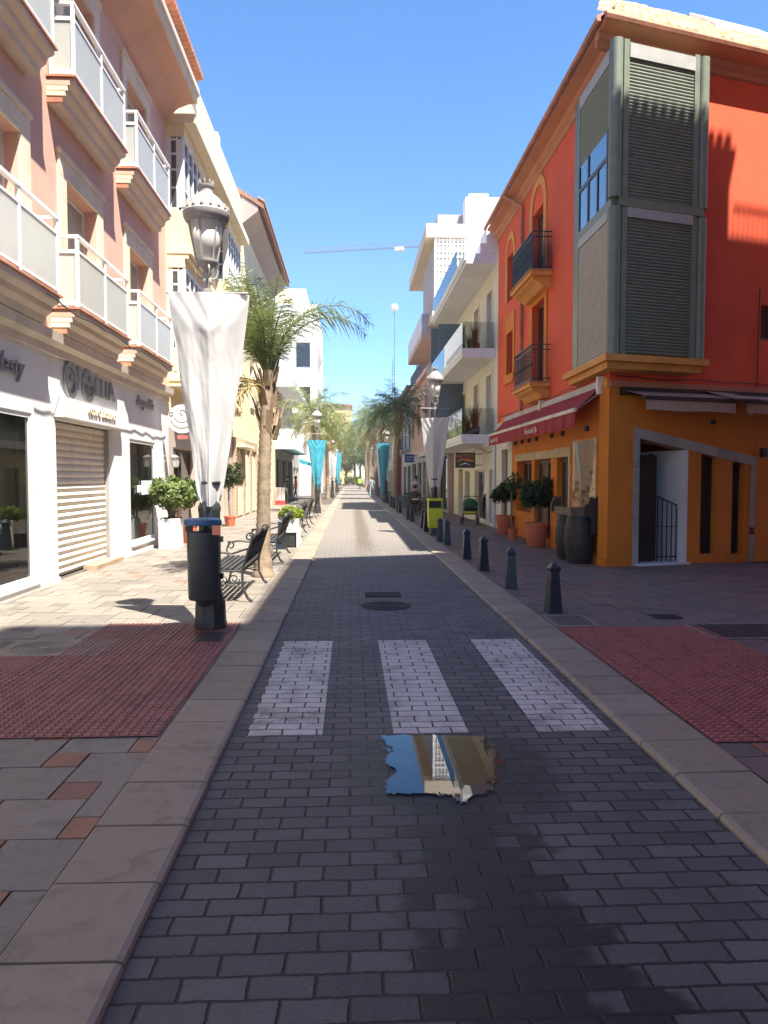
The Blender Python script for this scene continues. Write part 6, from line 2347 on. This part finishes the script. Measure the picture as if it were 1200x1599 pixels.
# seated figure at the cafe table
J = dict(pelvis=(0, .05, .52), belly=(0, .06, .66), chest=(0, .02, .90), neck=(0, -.02, 1.06), head=(0, -.06, 1.19), crown=(0, -.05, 1.27))
for s, n in ((-1, 'l'), (1, 'r')):
    J['hip' + n] = (s * .10, .02, .50)
    J['knee' + n] = (s * .14, -.40, .50)
    J['ankle' + n] = (s * .13, -.36, .09)
    J['toe' + n] = (s * .14, -.50, .035)
    J['sho' + n] = (s * .175, .0, .99)
    J['elb' + n] = (s * .23, -.12, .76)
    J['wri' + n] = (s * .15, -.34, .75)
    J['hand' + n] = (s * .11, -.42, .76)
person('person in dark clothes seated on a cafe chair on the right pavement', (2.85, 32.9, .03), radians(150), J, E_, RAD, lambda p: 2 if p.z > 1.07 or (p.y < -.36 and p.z > .62) else (3 if p.z < .07 else 0), None, [DKCL, DKCL, SKIN, SHOE])

# ------------------------------------------------------------------ cafe furniture
cc = thing('cafe_chair', 'dark metal cafe chair under the seated person', 'chair', (2.85, 32.95, .03), radians(150), 'cafe chairs on the right pavement')
m = MB()
for s in (-1, 1):
    m.tube([(s * .2, .22, 0), (s * .19, .2, .45), (s * .19, .25, .84)], .012, 6)
    m.tube([(s * .2, -.22, 0), (s * .19, -.2, .45)], .012, 6)
    m.tube([(s * .2, .2, .64), (s * .2, -.18, .64), (s * .19, -.2, .45)], .012, 6)
m.build('frame', IRON, cc, smooth=True)
MB().box(-.2, .2, -.21, .2, .44, .465).build('seat', DARKWOOD, cc, bevel=.008)
m = MB()
for k in range(4):
    m.bar((-.19, .212 + k * .01, .56 + k * .08), (.19, .212 + k * .01, .56 + k * .08), .02, .05)
m.build('backrest', DARKWOOD, cc)
for (x, y, r), lb in zip(((3.0, 31.0, -20), (3.4, 34.9, 80), (3.0, 36.3, 200), (3.1, 39.6, 10), (3.7, 41.3, 120)),
                         ('empty cafe chair across the near table from the seated person', 'empty cafe chair next to the person in the pale pink shirt', 'empty cafe chair beyond the person in the pale pink shirt', 'empty cafe chair at the far cafe table, nearer side', 'empty cafe chair at the far cafe table, farther side')):
    dup(cc, (x, y, .03), radians(r), lb)
ct = thing('cafe_table', 'small round grey cafe table in front of the seated person', 'table', (3.0, 31.95, .03), 0, 'cafe tables on the right pavement')
MB().lathe([(.0, .70), (.33, .70), (.345, .71), (.345, .725), (.0, .73)], 28).build('tabletop', STEELW, ct, smooth=True)
MB().lathe([(.21, 0), (.2, .02), (.03, .04), (.025, .699)], 16).build('pedestal', IRON, ct, smooth=True)
dup(ct, (3.35, 35.6, .03), 0, 'small round grey cafe table between two chairs past the seated person')
dup(ct, (3.3, 40.5, .03), 0, 'small round grey cafe table farthest along the right pavement')

# pushchair outside the cream house
t = thing('pushchair', 'black pushchair with a round green hood and a yellow seat trim', 'pushchair', (4.22, 25.9, .03), radians(-15))
m = MB()
for k in range(9):
    for q in range(14):
        a0, a1 = -pi * .1 + pi * 1.15 * k / 9, -pi * .1 + pi * 1.15 * (k + 1) / 9
        b0, b1 = pi * q / 14, pi * (q + 1) / 14
        P_ = lambda a, bb: (.27 * cos(bb), .02 - .25 * sin(bb) * cos(a), .68 + .25 * sin(bb) * sin(a))
        m.quad(P_(a0, b0), P_(a1, b0), P_(a1, b1), P_(a0, b1))
m.build('hood', M('bottle_green_cloth', (.03, .11, .04), .85, .12, 6), t, smooth='all')
m = MB()
m.ext([(-.28, .36), (.2, .34), (.28, .58), (.22, .60), (.12, .42), (-.28, .44)], 'x', -.24, .24)
m.build('seat', DKCL, t)
MB().box(-.25, .25, -.30, -.26, .40, .47).build('seat_trim', M('yellow_trim', (.70, .58, .05), .6), t)
m = MB()
for s in (-1, 1):
    m.tube([(s * .25, -.36, .14), (s * .25, .0, .45), (s * .25, .42, .98)], .013, 6)
    m.tube([(s * .25, .30, .14), (s * .25, -.05, .5)], .013, 6)
m.tube([(-.25, .42, .98), (.25, .42, .98)], .015, 6)
m.tube([(-.25, .3, .14), (.25, .3, .14)], .012, 6)
m.tube([(-.25, -.36, .14), (.25, -.36, .14)], .012, 6)
m.build('frame', IRON, t)
for s in (-1, 1):
    for y in (-.36, .30):
        m = MB()
        pts = [(s * .28, y + .11 * cos(2 * pi * k / 18), .115 + .11 * sin(2 * pi * k / 18)) for k in range(19)]
        m.tube(pts, .018, 6)
        w = m.build('wheel', IRON, t)
        m = MB()
        for k in range(5):
            a = 2 * pi * k / 5
            m.bar((s * .28, y, .115), (s * .28, y + .1 * cos(a), .115 + .1 * sin(a)), .012)
        m.build('rim', STEELW, w)

# advertising board on the left
t = thing('pavement_board', 'white and red pavement board by the person in dark clothes', 'board', (-4.25, 44.6, .03), radians(10))
MB().box(-.28, .28, -.03, .03, .26, 1.05).build('panel', M('grey_white_poster', (.62, .55, .55), .6, .15, 5), t)
MB().box(-.30, .30, -.1, .1, 0, .25).build('base', M('signal_red_plastic', (.65, .05, .05), .5), t)

# ------------------------------------------------------------------ trees closing the street, far skyline


def broad_tree(label, loc, h, r, seed, n=2600, leaf=.22):
    rr = random.Random(seed)
    t = thing('broadleaf_tree', label, 'tree', loc, 0, 'trees closing the far end of the street')
    m = MB()
    m.tube([(0, 0, 0), (.1, .05, h * .3), (.0, .1, h * .62)], [.28, .2, .1], 10)
    for k in range(6):
        a = k * 1.1
        m.tube([(.08, .05, h * (.28 + .04 * k)), (r * .45 * cos(a), r * .45 * sin(a), h * .62), (r * .75 * cos(a), r * .75 * sin(a), h * .78)], [.09, .05, .02], 6)
    m.build('trunk', BARK, t, smooth=True)
    m = MB()
    for k in range(13):
        a = rr.uniform(0, 6.28)
        q = r * .68 * sqrt(rr.random())
        blob(rr, (q * cos(a), q * sin(a), h * rr.uniform(.42, .86)), r * rr.uniform(.3, .48), n // 13, leaf, m, .85, .4)
    m.build('crown', TREEG, t)
    return t


t1 = broad_tree('bushy green tree where the road ends', (-1.0, 150, 0), 8.5, 3.6, 3)
t2 = broad_tree('dark leafy tree at the right-hand end of the road', (3.4, 153, 0), 9.5, 3.8, 4)
dup(t1, (-4.8, 146, 0), 2.0, 'green tree behind the last left-hand palm', .95)
dup(t2, (.9, 160, 0), 1.2, 'tall tree standing behind the middle of the road end', 1.35)
dup(t2, (2.2, 162, 0), 2.9, 'tree in shade just right of the ochre building', 1.1)
dup(t1, (4.6, 166, 0), .7, 'rearmost tree at the right of the road end', 1.5)
dup(t2, (-1.2, 168, 0), 5.1, 'rearmost tree standing before the ochre building', 1.0)
dup(t1, (6.2, 148, 0), 4.0, 'green tree behind the white house at the far right', 1.05)
rr = random.Random(9)
for i, (x, y, lb) in enumerate(((-2.4, 143, 'low shrub at the left of the road end'), (-.2, 141, 'low shrub at the middle of the road end'), (1.6, 142, 'low shrub between the road end and the right-hand trees'))):
    t = thing('shrub', lb, 'shrub', (x, y, 0), 0, 'shrubs at the end of the road')
    m = MB()
    for k in range(5):
        blob(rr, (rr.uniform(-.8, .8), rr.uniform(-.5, .5), rr.uniform(.5, 1.6)), .75, 170, .16, m, .8, .3)
    m.build('foliage', TREEG, t)
    MB().tube([(0, 0, 0), (.05, 0, 1.2)], [.07, .03], 6).build('stem', BARK, t)

t = thing('tower_crane', 'distant tower crane, its thin blue jib stretched across the sky', 'crane', (31, 200, 0), radians(180 - 13))
CRM = M('pale_blue_steel', (.13, .19, .29), .5)
m = MB()
for k in range(34):
    z = k * 2
    for s in (-1, 1):
        m.bar((s * .8, -.8, z), (-s * .8, -.8, z + 2), .12)
for a in (-.8, .8):
    for c in (-.8, .8):
        m.bar((a, c, 0), (a, c, 68), .18)
m.build('mast', CRM, t)
m = MB()
zj = 64.4
for s in (-.6, .6):
    m.bar((-10, s, zj), (45, s, zj), .16)
m.bar((-2, 0, zj + 1.5), (45, 0, zj + 1.1), .13)
n = 40
for k in range(n):
    x0, x1 = 1 + k * 1.1, 1 + (k + .5) * 1.1
    for s in (-.6, .6):
        m.bar((x0, s, zj), (x1, 0, zj + 1.4), .06)
        m.bar((x1, 0, zj + 1.4), (x0 + 1.1, s, zj), .06)
m.build('jib', CRM, t)
MB().box(16.8, 19.2, -.8, .8, zj - .75, zj - .1).build('trolley', STEELW, t)
t = thing('light_mast', 'slim distant mast with a pale round head above the palms', 'mast', (7.1, 120, 0))
MB().tube([(0, 0, 0), (0, 0, 28.5)], [.12, .06], 8).build('pole', CRM, t)
MB().lathe([(.2, 28.5), (.55, 28.7), (.6, 29.2), (.4, 29.5), (0, 29.55)], 14).build('head', M('pale_pink_head', (.80, .68, .62), .5), t, smooth=True)
t = thing('roof_aerial', 'thin dark rooftop aerial behind the dark palm', 'aerial', (4.9, 86, 8.2))
MB().tube([(0, 0, 0), (0, 0, 7.2)], [.05, .025], 6).build('rod', IRON, t)
m = MB()
for k in range(4):
    m.bar((-.3, 0, 5.4 + k * .35), (.3, 0, 5.4 + k * .35), .025)
m.build('dipole', IRON, t)
t = thing('overhead_cable', 'dark cable slung across the far street between the palms', 'cable', (0, 98, 0))
MB().tube([(-4.5 + k * .9, 0, 5.2 + .35 * ((k - 5) / 5) ** 2 * .8) for k in range(11)], .035, 5).build('wire', IRON, t)


# ------------------------------------------------------------------ the milky air down the street
hm = bpy.data.materials.new('street_haze')
hm.use_nodes = True
hn = hm.node_tree.nodes
for n_ in list(hn):
    if n_.type == 'BSDF_PRINCIPLED':
        hn.remove(n_)
pv = hn.new('ShaderNodeVolumePrincipled')
pv.inputs['Color'].default_value = (.97, .95, .92, 1)
pv.inputs['Density'].default_value = .0008
pv.inputs['Anisotropy'].default_value = .1
hm.node_tree.links.new(pv.outputs[0], hn['Material Output'].inputs['Volume'])
tag(MB().box(-75, 75, -45, 260, -1.2, 72).build('haze', hm), kind='stuff')
